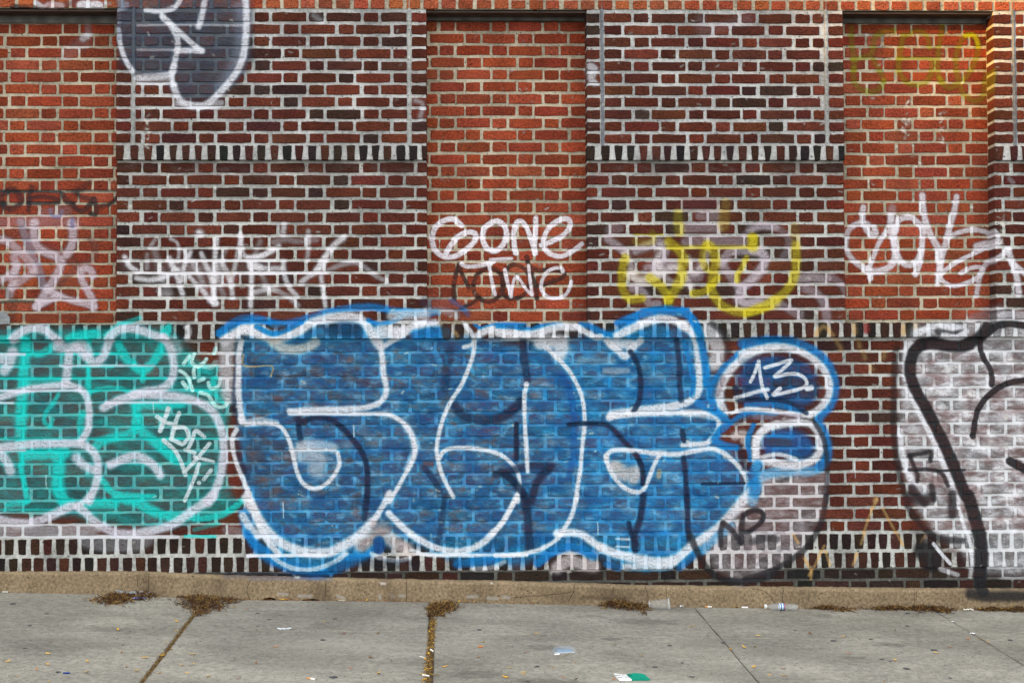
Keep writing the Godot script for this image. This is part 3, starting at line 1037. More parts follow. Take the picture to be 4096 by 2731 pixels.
func cup() -> void:
	var a := on_ground(2598, 2434)
	var b := on_ground(2676, 2432)
	a.z = FRONT + 0.05
	b.z = FRONT + 0.075
	a.y = ground_y(a.x, a.z) + 0.020
	b.y = ground_y(b.x, b.z) + 0.031
	var root := thing("plastic_cup", Vector3(a.x, a.y - 0.02, a.z))
	tag(root, "clear plastic cup lying on its side against the plinth", "cup")
	var at := root.position
	var p := pile(Color.WHITE, at)
	lathe(p, a, b, [[0.0, 0.001], [0.0, 0.019], [0.03, 0.020], [0.5, 0.0255], [0.8, 0.0285], [0.97, 0.030]])
	put("cup_body", p.mesh(), clear_plastic(Color(0.80, 0.82, 0.82), 0.16), root)
	var r := pile(Color.WHITE, at)
	lathe(r, a, b, [[0.96, 0.030], [0.965, 0.0325], [0.985, 0.0328], [1.0, 0.0315], [1.0, 0.0295], [0.985, 0.0295]])
	put("rim", r.mesh(), clear_plastic(Color(0.85, 0.87, 0.87), 0.42), root)
	var base := pile(Color.WHITE, at)
	lathe(base, a, b, [[0.0, 0.0195], [0.012, 0.0205], [0.03, 0.0205]])
	put("base_ring", base.mesh(), clear_plastic(Color(0.85, 0.87, 0.87), 0.4), root)

func bottle() -> void:
	var a := on_ground(3060, 2440)
	var b := on_ground(3194, 2443)
	a.z = FRONT + 0.05
	b.z = FRONT + 0.06
	a.y = ground_y(a.x, a.z) + 0.019
	b.y = ground_y(b.x, b.z) + 0.019
	var root := thing("plastic_bottle", Vector3(a.x, a.y - 0.019, a.z))
	tag(root, "crushed clear plastic bottle with a blue and white label lying at the plinth", "bottle")
	var at := root.position
	var p := pile(Color.WHITE, at)
	lathe(p, a, b, [[0.07, 0.011], [0.1, 0.013], [0.17, 0.022], [0.26, 0.031], [0.34, 0.030], [0.42, 0.032], [0.5, 0.031], [0.58, 0.030], [0.66, 0.032], [0.75, 0.029], [0.85, 0.031], [0.93, 0.030], [0.98, 0.026], [1.0, 0.016], [0.985, 0.002]], 0.56, 0.07)
	put("bottle_body", p.mesh(), clear_plastic(Color(0.8, 0.83, 0.84), 0.2), root)
	var n := pile(Color.WHITE, at)
	lathe(n, a, b, [[0.0, 0.001], [0.0, 0.0125], [0.06, 0.0125], [0.075, 0.0115]], 0.9)
	put("neck", n.mesh(), clear_plastic(Color(0.88, 0.9, 0.9), 0.6), root)
	var bands := [[0.43, 0.47, rgb(196, 206, 212)], [0.47, 0.505, rgb(60, 120, 176)], [0.505, 0.545, rgb(206, 212, 216)], [0.545, 0.58, rgb(70, 128, 180)], [0.58, 0.60, rgb(190, 70, 60)]]
	for k in bands:
		var l := pile(k[2], at)
		lathe(l, a, b, [[k[0], 0.0338], [k[1], 0.0338]], 0.56, 0.01)
		put("label_band", l.mesh(), leaf_mat, root)

func cigarette_pack() -> void:
	# a flattened box: white end, green body, seen from above
	var c := on_ground(2528, 2712)
	var root := thing("cigarette_pack", c, deg_to_rad(9.0))
	root.rotation.z = -0.02
	root.rotation.x = GROUND_FALL
	tag(root, "crushed green and white cigarette pack lying near the bottom edge", "cigarette pack")
	var w := 0.07
	var d := 0.10
	var up := 0.011
	var split := -0.014
	for part in [["white_end", -w, split, rgb(228, 230, 228)], ["green_body", split, w, rgb(0, 128, 104)]]:
		var p := pile(part[3])
		var x0: float = part[1]
		var x1: float = part[2]
		var n := 4
		var prev := []
		for i in n + 1:
			var x := lerpf(x0, x1, i / float(n))
			var top := up * (0.8 + 0.25 * sin(x * 60.0))
			var ring := [Vector3(x, 0.001, -d / 2), Vector3(x, top, -d / 2 + 0.002), Vector3(x, top * (0.85 + 0.15 * sin(x * 90.0 + 1.0)), 0.004), Vector3(x, top, d / 2 - 0.002), Vector3(x, 0.001, d / 2)]
			if i:
				for k in 4:
					p.quad(prev[k], ring[k], ring[k + 1], prev[k + 1], [Vector3(0, 0.3, -1), Vector3.UP, Vector3.UP, Vector3(0, 0.3, 1)][k])
			else:
				p.quad(ring[0], ring[1], ring[3], ring[4], Vector3.LEFT)
			prev = ring
		p.quad(prev[0], prev[1], prev[3], prev[4], Vector3.RIGHT)
		put(part[0], p.mesh(), leaf_mat, root)
	var face := SystemFont.new()
	face.font_names = PackedStringArray(["Droid Sans"])
	face.font_weight = 700
	for words in [["NEWPORT", 0.0125, Vector3(-0.040, 0.0126, -0.012), rgb(40, 50, 70)], ["BOX 100s", 0.009, Vector3(-0.044, 0.0122, 0.028), rgb(60, 70, 84)]]:
		var t := TextMesh.new()
		t.text = words[0]
		t.font = face
		t.font_size = 16
		t.pixel_size = words[1] / 12.0
		t.depth = 0.0008
		var m := StandardMaterial3D.new()
		m.albedo_color = words[3].linear_to_srgb()
		var o := put("lettering", t, m, root)
		o.position = words[2]
		o.rotation = Vector3(-PI / 2, PI, 0)

func blister() -> void:
	var a := on_ground(2207, 2607)
	var b := on_ground(2302, 2603)
	var mid := a.lerp(b, 0.5)
	var root := thing("plastic_tray", mid, 0.05)
	root.rotation.x = GROUND_FALL
	tag(root, "clear plastic blister tray with a pale blue insert on the sidewalk", "plastic tray")
	var w := a.distance_to(b) / 2
	var d := 0.055
	var out := PackedVector3Array()
	for q in [[-1.0, 0.25], [-0.7, -1.0], [0.75, -1.0], [1.0, -0.3], [0.9, 0.7], [-0.75, 1.0]]:
		out.append(Vector3(q[0] * w, 0.0, q[1] * d))
	var p := pile(Color.WHITE)
	var n := out.size()
	for i in n:
		var j := (i + 1) % n
		var a1 := out[i] + Vector3(0, 0.003, 0)
		var b1 := out[j] + Vector3(0, 0.003, 0)
		var a2 := out[i] * 0.88 + Vector3(0, 0.014, 0)
		var b2 := out[j] * 0.88 + Vector3(0, 0.014, 0)
		p.quad(a1, b1, b2, a2, a1 + b1)
		p.tri(Vector3(0, 0.014, 0), a2, b2, Vector3.UP)
		p.quad(a1 * 1.03, b1 * 1.03, b1, a1, Vector3.UP)
	put("tray_shell", p.mesh(), clear_plastic(Color(0.7, 0.76, 0.82), 0.22), root)
	var k := pile(rgb(110, 136, 160))
	k.box(Vector3(-0.55 * w, 0.0022, -0.5 * d), Vector3(0.62 * w, 0.005, 0.45 * d))
	put("insert_card", k.mesh(), leaf_mat, root)
	var e := pile(rgb(170, 178, 186))
	e.box(Vector3(-0.8 * w, 0.0005, 0.5 * d), Vector3(0.8 * w, 0.004, 0.78 * d))
	put("folded_flap", e.mesh(), leaf_mat, root)

# ------------------------------------------------------------------ spray paint
# Two pictures hold the dried paint: it covers the smooth mortar well and the rough brick less.
const TW := 2048
var TH := 0
var paint_on_brick: ImageTexture
var paint_on_mortar: ImageTexture
var ink_r := PackedFloat32Array()
var ink_g := PackedFloat32Array()
var ink_b := PackedFloat32Array()
var ink_a := PackedFloat32Array()
var scratch := PackedFloat32Array()
var grains := PackedFloat32Array()
var drift := FastNoiseLite.new()
var fx := 0.0
var fy := 0.0
var fs := 2.119
var fz := 0.0
const WHITE := Color(218 / 255.0, 221 / 255.0, 229 / 255.0)
const WASH := Color(200 / 255.0, 202 / 255.0, 208 / 255.0)
const BLACK := Color(38 / 255.0, 40 / 255.0, 45 / 255.0)
const NAVY := Color(6 / 255.0, 34 / 255.0, 62 / 255.0)
const BLUE := Color(0.0, 118 / 255.0, 188 / 255.0)
const SKYBLUE := Color(50 / 255.0, 150 / 255.0, 204 / 255.0)
const TEAL := Color(14 / 255.0, 196 / 255.0, 190 / 255.0)
const LILAC := Color(194 / 255.0, 184 / 255.0, 194 / 255.0)
const YELLOW := Color(200 / 255.0, 186 / 255.0, 36 / 255.0)
const OLIVE := Color(138 / 255.0, 138 / 255.0, 14 / 255.0)
const TAN := Color(196 / 255.0, 160 / 255.0, 104 / 255.0)
const SLATE := Color(66 / 255.0, 74 / 255.0, 84 / 255.0)

func fr(x: float, y: float, s := 2.119, z := 0.0) -> void:
	fx = x
	fy = y
	fs = s
	fz = z

func texel(x: float, y: float) -> Vector2:
	var w := on_wall(fx + x / fs, fy + y / fs, fz)
	return Vector2((w.x - paint_span.position.x) / paint_span.size.x * TW, (w.y - paint_span.position.y) / paint_span.size.y * TH)

func sp(col: Color, w: float, a: float, pts: Array, soft := 0.5) -> void:
	var k := PackedVector2Array()
	for i in range(0, pts.size(), 2):
		k.append(texel(pts[i], pts[i + 1]))
	var r := w / fs * 0.5 * TW / (absf(paint_span.size.x) / 0.0014)
	var line := PackedVector2Array()
	if k.size() == 1:
		line.append(k[0])
		line.append(k[0] + Vector2(0.1, 0.1))
	for i in k.size() - 1:
		var p0 := k[maxi(i - 1, 0)]
		var p3 := k[mini(i + 2, k.size() - 1)]
		var n := maxi(1, int(k[i].distance_to(k[i + 1]) / maxf(3.0, r * 0.6)))
		for j in n:
			line.append(k[i].cubic_interpolate(k[i + 1], p0, p3, j / float(n)))
	if k.size() > 1:
		line.append(k[k.size() - 1])
	var touched := PackedInt32Array()
	for i in line.size() - 1:
		var p := line[i]
		var q := line[i + 1]
		var rr := r * (1.0 + 0.16 * drift.get_noise_2d(p.x * 0.6, p.y * 0.6 + w))
		var reach := rr * (1.0 + soft * 1.1)
		var fall := 1.0 / (2.1 * soft * rr)
		var x0 := maxi(0, int(minf(p.x, q.x) - reach))
		var x1 := mini(TW - 1, int(maxf(p.x, q.x) + reach) + 1)
		var y0 := maxi(0, int(minf(p.y, q.y) - reach))
		var y1 := mini(TH - 1, int(maxf(p.y, q.y) + reach) + 1)
		var d := q - p
		var inv := 1.0 / maxf(d.length_squared(), 1e-6)
		for y in range(y0, y1 + 1):
			var at := y * TW + x0
			var vy := y - p.y
			for x in range(x0, x1 + 1):
				var vx := x - p.x
				var t := clampf((vx * d.x + vy * d.y) * inv, 0.0, 1.0)
				var ex := vx - d.x * t
				var ey := vy - d.y * t
				var c := (reach - sqrt(ex * ex + ey * ey)) * fall
				if c > 0.0:
					c = minf(c, 1.0)
					c = c * c * (3.0 - 2.0 * c)
					var old := scratch[at]
					if c > old:
						if old == 0.0:
							touched.append(at)
						scratch[at] = c
				at += 1
	for at in touched:
		lay_ink(at, col.r, col.g, col.b, scratch[at] * a * grains[(at * 7 + (at >> 9)) & 65535])
		scratch[at] = 0.0

func lay_ink(at: int, r: float, g: float, b: float, c: float) -> void:
	c = clampf(c, 0.0, 1.0)
	var keep := ink_a[at] * (1.0 - c)
	var total := c + keep
	if total < 0.002:
		return
	ink_r[at] = (r * c + ink_r[at] * keep) / total
	ink_g[at] = (g * c + ink_g[at] * keep) / total
	ink_b[at] = (b * c + ink_b[at] * keep) / total
	ink_a[at] = total

func fill(col: Color, other: Color, lo: float, hi: float, pts: Array, size := 26.0) -> void:
	# a cloudy, uneven coat inside an outline with soft edges
	var k := PackedVector2Array()
	var box := Rect2(texel(pts[0], pts[1]), Vector2.ZERO)
	for i in range(0, pts.size(), 2):
		k.append(texel(pts[i], pts[i + 1]))
		box = box.expand(k[-1])
	box = box.grow(12).intersection(Rect2(0, 0, TW - 1, TH - 1))
	var cell := 6
	var gx := int(box.size.x / cell) + 2
	var gy := int(box.size.y / cell) + 2
	var inside := PackedFloat32Array()
	inside.resize(gx * gy)
	for j in gy:
		for i in gx:
			inside[j * gx + i] = 1.0 if Geometry2D.is_point_in_polygon(box.position + Vector2(i, j) * cell, k) else 0.0
	var smooth := inside.duplicate()
	for j in range(1, gy - 1):
		for i in range(1, gx - 1):
			var s := 0.0
			for y in range(-1, 2):
				for x in range(-1, 2):
					s += inside[(j + y) * gx + i + x]
			smooth[j * gx + i] = s / 9.0
	var bx := int(box.position.x)
	var by := int(box.position.y)
	var fq := 1.0 / size
	for y in int(box.size.y):
		var v := y / float(cell)
		var j := int(v)
		v -= j
		for x in int(box.size.x):
			var u := x / float(cell)
			var i := int(u)
			u -= i
			var o := j * gx + i
			if o + gx + 1 >= smooth.size():
				continue
			var c := lerpf(lerpf(smooth[o], smooth[o + 1], u), lerpf(smooth[o + gx], smooth[o + gx + 1], u), v)
			if c > 0.01:
				var px := bx + x
				var py := by + y
				var m := clampf(drift.get_noise_2d(px * fq * 7.5, py * fq * 14.0) * 1.1 + 0.5, 0.0, 1.0)
				var h := clampf(drift.get_noise_2d(px * fq * 3.5 + 500.0, py * fq * 9.0) * 1.5 + 0.5, 0.0, 1.0)
				var at := py * TW + px
				lay_ink(at, lerpf(col.r, other.r, h), lerpf(col.g, other.g, h), lerpf(col.b, other.b, h), c * lerpf(lo, hi, m) * grains[(at * 7 + (at >> 9)) & 65535])

func spray_everything() -> void:
	TH = int(round(TW * paint_span.size.y / -paint_span.size.x)) if paint_span.size.y * paint_span.size.x < 0 else int(TW * 0.6)
	for a in [ink_r, ink_g, ink_b, ink_a, scratch]:
		pass
	ink_r.resize(TW * TH)
	ink_g.resize(TW * TH)
	ink_b.resize(TW * TH)
	ink_a.resize(TW * TH)
	scratch.resize(TW * TH)
	grains.resize(65536)
	var r := RandomNumberGenerator.new()
	r.seed = 99
	for i in 65536:
		grains[i] = r.randf_range(0.86, 1.06)
	drift.seed = 4
	drift.frequency = 0.1
	spray_top()
	spray_middle()
	spray_teal()
	spray_blue()
	spray_right()
	specks()
	var n := TW * TH
	var on_brick := PackedByteArray()
	var on_mortar := PackedByteArray()
	on_brick.resize(n * 4)
	on_mortar.resize(n * 4)
	for i in n:
		var a := ink_a[i]
		if a > 0.004:
			var o := i * 4
			var rr := int(clampf(ink_r[i], 0.0, 1.0) * 255.0)
			var gg := int(clampf(ink_g[i], 0.0, 1.0) * 255.0)
			var bb := int(clampf(ink_b[i], 0.0, 1.0) * 255.0)
			# thinner coats darken on brick: shade of the rough grit is painted in
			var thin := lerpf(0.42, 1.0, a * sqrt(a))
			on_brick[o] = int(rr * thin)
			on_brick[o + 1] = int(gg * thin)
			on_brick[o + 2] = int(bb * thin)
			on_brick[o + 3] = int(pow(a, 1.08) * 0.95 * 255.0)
			on_mortar[o] = rr
			on_mortar[o + 1] = gg
			on_mortar[o + 2] = bb
			on_mortar[o + 3] = int((1.0 - pow(1.0 - a, 1.55)) * 0.985 * 255.0)
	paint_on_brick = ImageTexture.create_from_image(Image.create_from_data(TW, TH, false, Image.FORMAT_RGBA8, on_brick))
	paint_on_mortar = ImageTexture.create_from_image(Image.create_from_data(TW, TH, false, Image.FORMAT_RGBA8, on_mortar))

func spray_top() -> void:
	fr(0, 0, 2.119, OVERHANG)
	fill(SLATE, Color8(58, 68, 84), 0.82, 0.97, [985, -60, 2125, -60, 2120, 540, 1990, 720, 1800, 850, 1560, 860, 1420, 760, 1440, 650, 1150, 640, 990, 520])
	sp(Color8(140, 152, 172), 120, 0.45, [2040, 60, 2050, 300, 2000, 540, 1880, 730], 0.8)
	sp(WHITE, 56, 0.85, [2075, -40, 2085, 150, 2078, 300, 2060, 450, 2010, 590, 1930, 700, 1840, 800, 1740, 880, 1640, 890, 1540, 860, 1490, 800, 1465, 720])
	sp(WHITE, 48, 0.78, [1465, 720, 1450, 640, 1465, 560, 1490, 450, 1500, 330, 1450, 230, 1375, 140])
	sp(WHITE, 44, 0.85, [1365, 130, 1450, 205, 1540, 290, 1620, 365, 1700, 425])
	sp(WHITE, 46, 0.85, [1490, 428, 1600, 425, 1710, 430])
	sp(WHITE, 56, 0.75, [1470, 560, 1440, 620, 1330, 645, 1160, 655])
	sp(WHITE, 70, 0.6, [1180, 680, 1300, 690, 1430, 680])
	sp(WHITE, 44, 0.85, [1230, 80, 1330, 92, 1420, 80, 1490, 45, 1530, -20])
	sp(WHITE, 50, 0.8, [1735, -20, 1715, 80, 1700, 150, 1678, 225])
	sp(WHITE, 44, 0.85, [995, 250, 1010, 360, 1035, 450, 1065, 520, 1115, 600])
	sp(Color8(150, 162, 180), 60, 0.6, [1010, -20, 1020, 60, 1060, 40])
	sp(Color8(110, 124, 146), 40, 0.5, [1000, 120, 1000, 320])
	sp(WHITE, 60, 0.7, [1500, 880, 1680, 905, 1870, 870])
	sp(WHITE, 22, 0.5, [1160, 212, 1500, 208, 2080, 212])
	sp(WHITE, 22, 0.5, [1160, 420, 1470, 420])
	fr(0, 0, 2.119, OVERHANG)
	sp(BLACK, 60, 0.85, [105, 60, 210, 62], 0.3)
	sp(BLACK, 50, 0.6, [255, 50, 320, 80], 0.4)
	sp(WHITE, 50, 0.85, [300, 20, 355, 60], 0.5)
	sp(Color8(226, 210, 216), 70, 0.75, [405, 45, 510, 50], 0.4)
	sp(Color8(110, 90, 100), 50, 0.6, [560, 30, 640, 20], 0.5)
	sp(WHITE, 92, 0.96, [690, 48, 830, 48], 0.25)
	sp(WHITE, 30, 0.5, [880, 20, 930, 30])
	fr(0, 0, 2.119, RECESS)
	sp(WHITE, 60, 0.45, [740, 220, 745, 300])
	sp(WHITE, 56, 0.7, [695, 325, 730, 305])
	sp(WHITE, 120, 0.28, [600, 420, 700, 360, 560, 450])
	fr(1000, 0, 2.119, OVERHANG)
	sp(WHITE, 60, 0.5, [540, 130, 590, 170], 0.7)
	sp(WHITE, 46, 0.6, [1400, 850, 1460, 880, 1440, 990], 0.7)
	fr(2000, 0, 2.119, OVERHANG)
	sp(WHITE, 70, 0.8, [760, 560, 800, 580, 770, 660, 800, 700], 0.5)
	sp(LILAC, 90, 0.35, [1700, 160, 1740, 260, 2100, 150], 0.9)
	# yellow-green letters in the right window
	fr(2996, 0, 2.119, RECESS)
	var o := OLIVE
	sp(o, 54, 0.6, [870, 225, 868, 330, 880, 430, 892, 520, 892, 590])
	sp(o, 54, 0.6, [890, 580, 885, 650, 910, 720, 970, 762, 1050, 772, 1110, 745, 1140, 690])
	sp(o, 54, 0.6, [1230, 255, 1150, 260, 1090, 295, 1060, 345, 1050, 420, 1020, 465, 950, 490, 880, 500])
	sp(o, 50, 0.6, [1055, 500, 1080, 545, 1110, 605, 1145, 670])
	sp(o, 54, 0.6, [1310, 290, 1292, 380, 1280, 470, 1268, 560, 1290, 640, 1350, 700, 1430, 716, 1500, 690, 1545, 620, 1560, 510])
	sp(o, 46, 0.6, [1340, 300, 1420, 255, 1490, 280, 1525, 345, 1532, 405])
	sp(o, 30, 0.6, [1270, 492, 1400, 488, 1530, 490])
	sp(o, 50, 0.6, [1640, 205, 1630, 300, 1610, 390, 1605, 480, 1600, 570, 1612, 640, 1640, 685])
	sp(o, 54, 0.6, [1610, 660, 1650, 715, 1710, 740, 1790, 700, 1840, 650, 1890, 580, 1930, 480, 1950, 380, 1920, 315, 1870, 292, 1810, 330, 1770, 420, 1755, 520, 1765, 620, 1790, 710, 1815, 780, 1870, 835, 1930, 850, 1985, 820, 2000, 740, 2010, 640])
	sp(Color8(176, 176, 10), 40, 0.8, [1840, 300, 1880, 290, 1920, 310, 1945, 390])
	fr(2996, 0, 2.119, OVERHANG)
	sp(Color8(190, 176, 20), 16, 0.8, [1560, 136, 1660, 130, 1760, 136])

func spray_middle() -> void:
	# left window: black letters, lilac swirls
	fr(0, 700, 2.119, RECESS)
	sp(Color8(196, 152, 152), 84, 0.62, [-40, 400, 200, 398, 420, 395, 640, 400])
	sp(Color8(120, 92, 88), 60, 0.55, [760, 540, 800, 600, 790, 680, 740, 740, 640, 790, 540, 880, 500, 920])
	sp(Color8(120, 92, 88), 80, 0.5, [380, 610, 480, 640, 540, 700, 620, 740])
	sp(LILAC, 76, 0.88, [285, 400, 280, 500, 310, 600, 380, 655, 470, 690, 515, 740, 480, 830, 445, 890, 400, 960, 350, 1040, 300, 1110])
	sp(LILAC, 79, 0.88, [600, 400, 612, 500, 600, 600, 560, 670])
	sp(Color8(150, 150, 166), 70, 0.75, [170, 390, 205, 520, 240, 620, 300, 740, 340, 850, 360, 940])
	sp(LILAC, 76, 0.80, [-20, 540, 60, 560, 130, 620, 210, 700, 270, 790])
	sp(LILAC, 72, 0.80, [110, 690, 130, 790, 100, 910, 75, 1020])
	sp(LILAC, 66, 0.80, [-10, 900, 90, 830, 140, 760])
	sp(LILAC, 66, 0.75, [280, 820, 180, 890, 80, 960])
	sp(LILAC, 68, 0.93, [780, 850, 760, 800, 690, 800, 680, 860, 710, 930, 750, 1000, 780, 1060, 790, 1115])
	sp(LILAC, 62, 0.92, [790, 1115, 700, 1085, 570, 1050, 460, 1000, 390, 960])
	sp(LILAC, 62, 0.92, [300, 1115, 390, 1070, 490, 1020])
	sp(Color8(84, 100, 150), 34, 0.6, [420, 290, 435, 340, 490, 350, 520, 300])
	sp(Color8(84, 100, 150), 36, 0.6, [608, 370, 606, 430])
	sp(LILAC, 90, 0.4, [360, 320, 560, 300])
	var k := BLACK
	sp(k, 50, 0.85, [20, 160, 90, 118, 155, 160, 168, 230, 110, 280, 50, 280, 10, 240])
	sp(k, 26, 0.8, [-20, 138, 200, 136, 500, 138])
	sp(k, 40, 0.85, [265, 100, 240, 190, 236, 300])
	sp(k, 60, 0.85, [-20, 190, 20, 240])
	sp(k, 30, 0.8, [225, 235, 360, 238, 490, 232])
	sp(k, 36, 0.8, [250, 200, 330, 180, 430, 190, 490, 205])
	sp(k, 50, 0.8, [520, 160, 560, 215, 610, 240])
	sp(k, 50, 0.55, [620, 135, 690, 105, 750, 60])
	sp(k, 40, 0.75, [640, 155, 700, 190, 800, 205])
	sp(k, 44, 0.85, [610, 250, 640, 285, 700, 300, 750, 250, 785, 200])
	sp(k, 44, 0.85, [790, 210, 812, 280, 800, 330, 760, 322])
	sp(k, 34, 0.8, [850, 262, 930, 240, 1000, 170])
	sp(k, 24, 0.5, [560, 130, 980, 130])
	sp(Color8(52, 60, 56), 26, 0.8, [-20, 1078, 120, 1070, 270, 1072])
	sp(Color8(60, 66, 60), 70, 0.4, [-20, 940, 100, 1060, 90, 1200])
	sp(Color8(110, 84, 70), 60, 0.4, [200, 1210, 700, 1200, 960, 1210])
	fr(0, 0, 1.0)
	fill(Color8(150, 128, 130), Color8(170, 150, 150), -0.1, 0.42, [470, 652, 1706, 650, 1706, 720, 470, 716], 30.0)
	fill(Color8(150, 128, 130), Color8(170, 150, 150), -0.1, 0.46, [2345, 652, 3375, 650, 3375, 720, 2345, 716], 30.0)
	# white letters on the dark wall beside it
	fr(0, 700)
	var c := Color8(222, 222, 228)
	sp(c, 150, 0.26, [1080, 760, 1300, 860, 1560, 800, 1800, 880, 2050, 800, 2300, 740], 0.9)
	sp(c, 60, 0.5, [1300, 620, 1340, 760, 1380, 900, 1440, 1000], 0.8)
	sp(c, 50, 0.55, [1560, 640, 1640, 760, 1700, 880, 1740, 1000], 0.8)
	sp(c, 50, 0.55, [1900, 640, 1860, 760, 1850, 900, 1890, 1010], 0.8)
	sp(c, 50, 0.5, [2200, 560, 2160, 700, 2220, 850, 2260, 960], 0.8)
	sp(c, 47, 0.89, [1050, 690, 1090, 765, 1150, 810], 0.65)
	sp(c, 40, 0.52, [1240, 670, 1240, 790], 0.65)
	sp(c, 33, 0.62, [1310, 545, 1260, 610], 0.65)
	sp(c, 33, 0.72, [1440, 540, 1495, 570, 1512, 650, 1500, 730], 0.65)
	sp(c, 47, 0.89, [1430, 700, 1465, 780, 1500, 870, 1522, 950, 1542, 1005], 0.65)
	sp(c, 40, 0.83, [1610, 650, 1575, 720, 1548, 800, 1540, 890], 0.65)
	sp(c, 73, 0.92, [1685, 490], 0.65)
	sp(c, 47, 0.83, [1700, 660, 1740, 760, 1780, 850, 1800, 950, 1802, 1060], 0.65)
	sp(c, 49, 0.89, [1832, 540, 1820, 640, 1815, 760, 1810, 880, 1808, 1090], 0.65)
	sp(c, 60, 0.92, [1780, 1060, 1830, 1085], 0.65)
	sp(c, 46, 0.83, [1150, 870, 1260, 888, 1380, 865, 1500, 800], 0.65)
	sp(c, 49, 0.57, [1340, 980, 1410, 1022], 0.65)
	sp(c, 42, 0.83, [1600, 860, 1680, 945, 1760, 1040], 0.65)
	sp(c, 46, 0.83, [1880, 740, 1920, 830, 1955, 930, 1965, 1035], 0.65)
	sp(c, 40, 0.72, [2040, 540, 2012, 640, 1992, 740, 1972, 840, 1950, 940], 0.65)
	sp(c, 46, 0.83, [2030, 500, 2042, 600, 2065, 680, 2160, 700, 2280, 655, 2360, 600], 0.65)
	sp(c, 47, 0.89, [2110, 740, 2128, 850, 2122, 960, 2120, 1110], 0.65)
	sp(c, 47, 0.78, [2130, 770, 2240, 790, 2380, 790], 0.65)
	sp(c, 55, 0.47, [2150, 1000, 2340, 960], 0.65)
	sp(c, 92, 0.31, [1450, 760, 1560, 790, 1760, 790, 1850, 850], 0.65)
	sp(c, 18, 0.72, [1400, 722, 2330, 722], 0.65)
	sp(c, 20, 0.72, [1150, 828, 1700, 828, 2330, 836], 0.65)
	sp(TEAL, 40, 0.7, [985, 1265, 1080, 1240, 1170, 1210])
	fr(1000, 700)
	sp(c, 55, 0.78, [285, 420, 275, 490], 0.65)
	sp(c, 51, 0.52, [190, 565, 300, 545, 400, 560, 560, 545], 0.65)
	sp(c, 55, 0.89, [790, 530, 720, 580, 660, 650, 605, 730, 560, 800], 0.65)
	sp(c, 42, 0.68, [490, 470, 490, 600, 480, 720], 0.65)
	sp(c, 47, 0.83, [280, 730, 290, 850, 330, 950, 390, 1020], 0.65)
	sp(c, 46, 0.78, [-20, 700, 90, 680, 180, 630], 0.65)
	sp(c, 49, 0.57, [0, 765, 80, 775], 0.65)
	sp(c, 51, 0.83, [430, 905, 490, 860, 600, 790, 640, 700], 0.65)
	sp(c, 46, 0.62, [650, 810, 780, 755, 900, 745, 985, 790, 1060, 850, 1150, 895], 0.65)
	sp(c, 46, 0.83, [600, 860, 612, 960, 636, 1110], 0.65)
	sp(c, 47, 0.62, [30, 985, 160, 965, 290, 1010, 400, 1100], 0.65)
	sp(c, 20, 0.83, [0, 828, 250, 830, 640, 830], 0.65)
	# GONE / TWC in the middle window
	fr(1000, 700, 2.119, RECESS)
	var d := Color8(50, 36, 34)
	sp(d, 38, 0.93, [1770, 755, 1742, 840, 1725, 940, 1730, 1060], 0.4)
	sp(d, 36, 0.93, [1770, 770, 1805, 860, 1855, 955], 0.4)
	sp(d, 38, 0.93, [1890, 930, 1920, 845, 2000, 790, 2090, 805, 2145, 880, 2130, 990, 2060, 1062, 1970, 1060, 1905, 1000, 1890, 930], 0.4)
	sp(d, 32, 0.93, [1790, 1120, 1880, 1085, 1940, 1030], 0.4)
	fr(2000, 700, 2.119, RECESS)
	sp(d, 38, 0.93, [25, 950, 20, 870, 90, 765, 180, 775, 245, 850, 230, 980, 130, 1045, 50, 1030, 10, 970], 0.4)
	sp(d, 40, 0.93, [225, 690, 240, 760, 275, 860, 300, 950, 312, 1045], 0.4)
	sp(d, 38, 0.93, [250, 765, 320, 805, 420, 800, 530, 815, 535, 860, 430, 905, 310, 945], 0.4)
	var w := Color8(230, 228, 236)
	fr(1000, 700, 2.119, RECESS)
	sp(w, 50, 0.98, [1790, 425, 1725, 372, 1640, 385, 1570, 440, 1542, 520, 1550, 600, 1590, 660, 1660, 692, 1750, 680, 1840, 620, 1905, 550, 1905, 495, 1840, 482, 1760, 520, 1700, 590, 1660, 660], 0.3)
	sp(w, 50, 0.98, [2045, 400, 1985, 450, 1970, 540, 2010, 620, 2080, 640, 2140, 590, 2172, 510, 2155, 430, 2095, 388, 2045, 400], 0.3)
	sp(w, 40, 0.9, [1790, 750, 1830, 772, 1930, 768, 2060, 735], 0.3)
	sp(w, 32, 0.95, [2035, 715, 2120, 710, 2215, 705], 0.3)
	sp(w, 32, 0.92, [2022, 745, 2042, 870, 2075, 1010], 0.3)
	fr(2000, 700, 2.119, RECESS)
	sp(w, 46, 0.98, [130, 660, 118, 580, 115, 480, 140, 400, 182, 392, 222, 440, 262, 540, 298, 660], 0.3)
	sp(w, 44, 0.98, [302, 360, 300, 470, 290, 660], 0.3)
	sp(w, 46, 0.98, [345, 592, 440, 560, 540, 500, 592, 430, 580, 375, 520, 372, 450, 410, 390, 480, 366, 570, 390, 640, 450, 676, 520, 686, 600, 650, 660, 610, 692, 580], 0.3)
	sp(w, 34, 0.92, [38, 800, 60, 900, 92, 1025], 0.3)
	sp(w, 28, 0.9, [92, 1025, 112, 900, 138, 860, 172, 892, 215, 960, 268, 1018], 0.3)
	sp(w, 30, 0.92, [240, 765, 250, 860, 262, 950, 272, 1010], 0.3)
	sp(w, 34, 0.9, [532, 815, 518, 785, 450, 790, 390, 830, 352, 900, 350, 970, 390, 1022, 450, 1042, 520, 1032, 572, 990, 604, 900], 0.3)
	# yellow over lilac
	fr(2000, 700)
	var l := Color8(194, 184, 194)
	sp(l, 90, 0.5, [930, 460, 1010, 450])
	sp(l, 80, 0.72, [915, 540, 980, 590, 1060, 650])
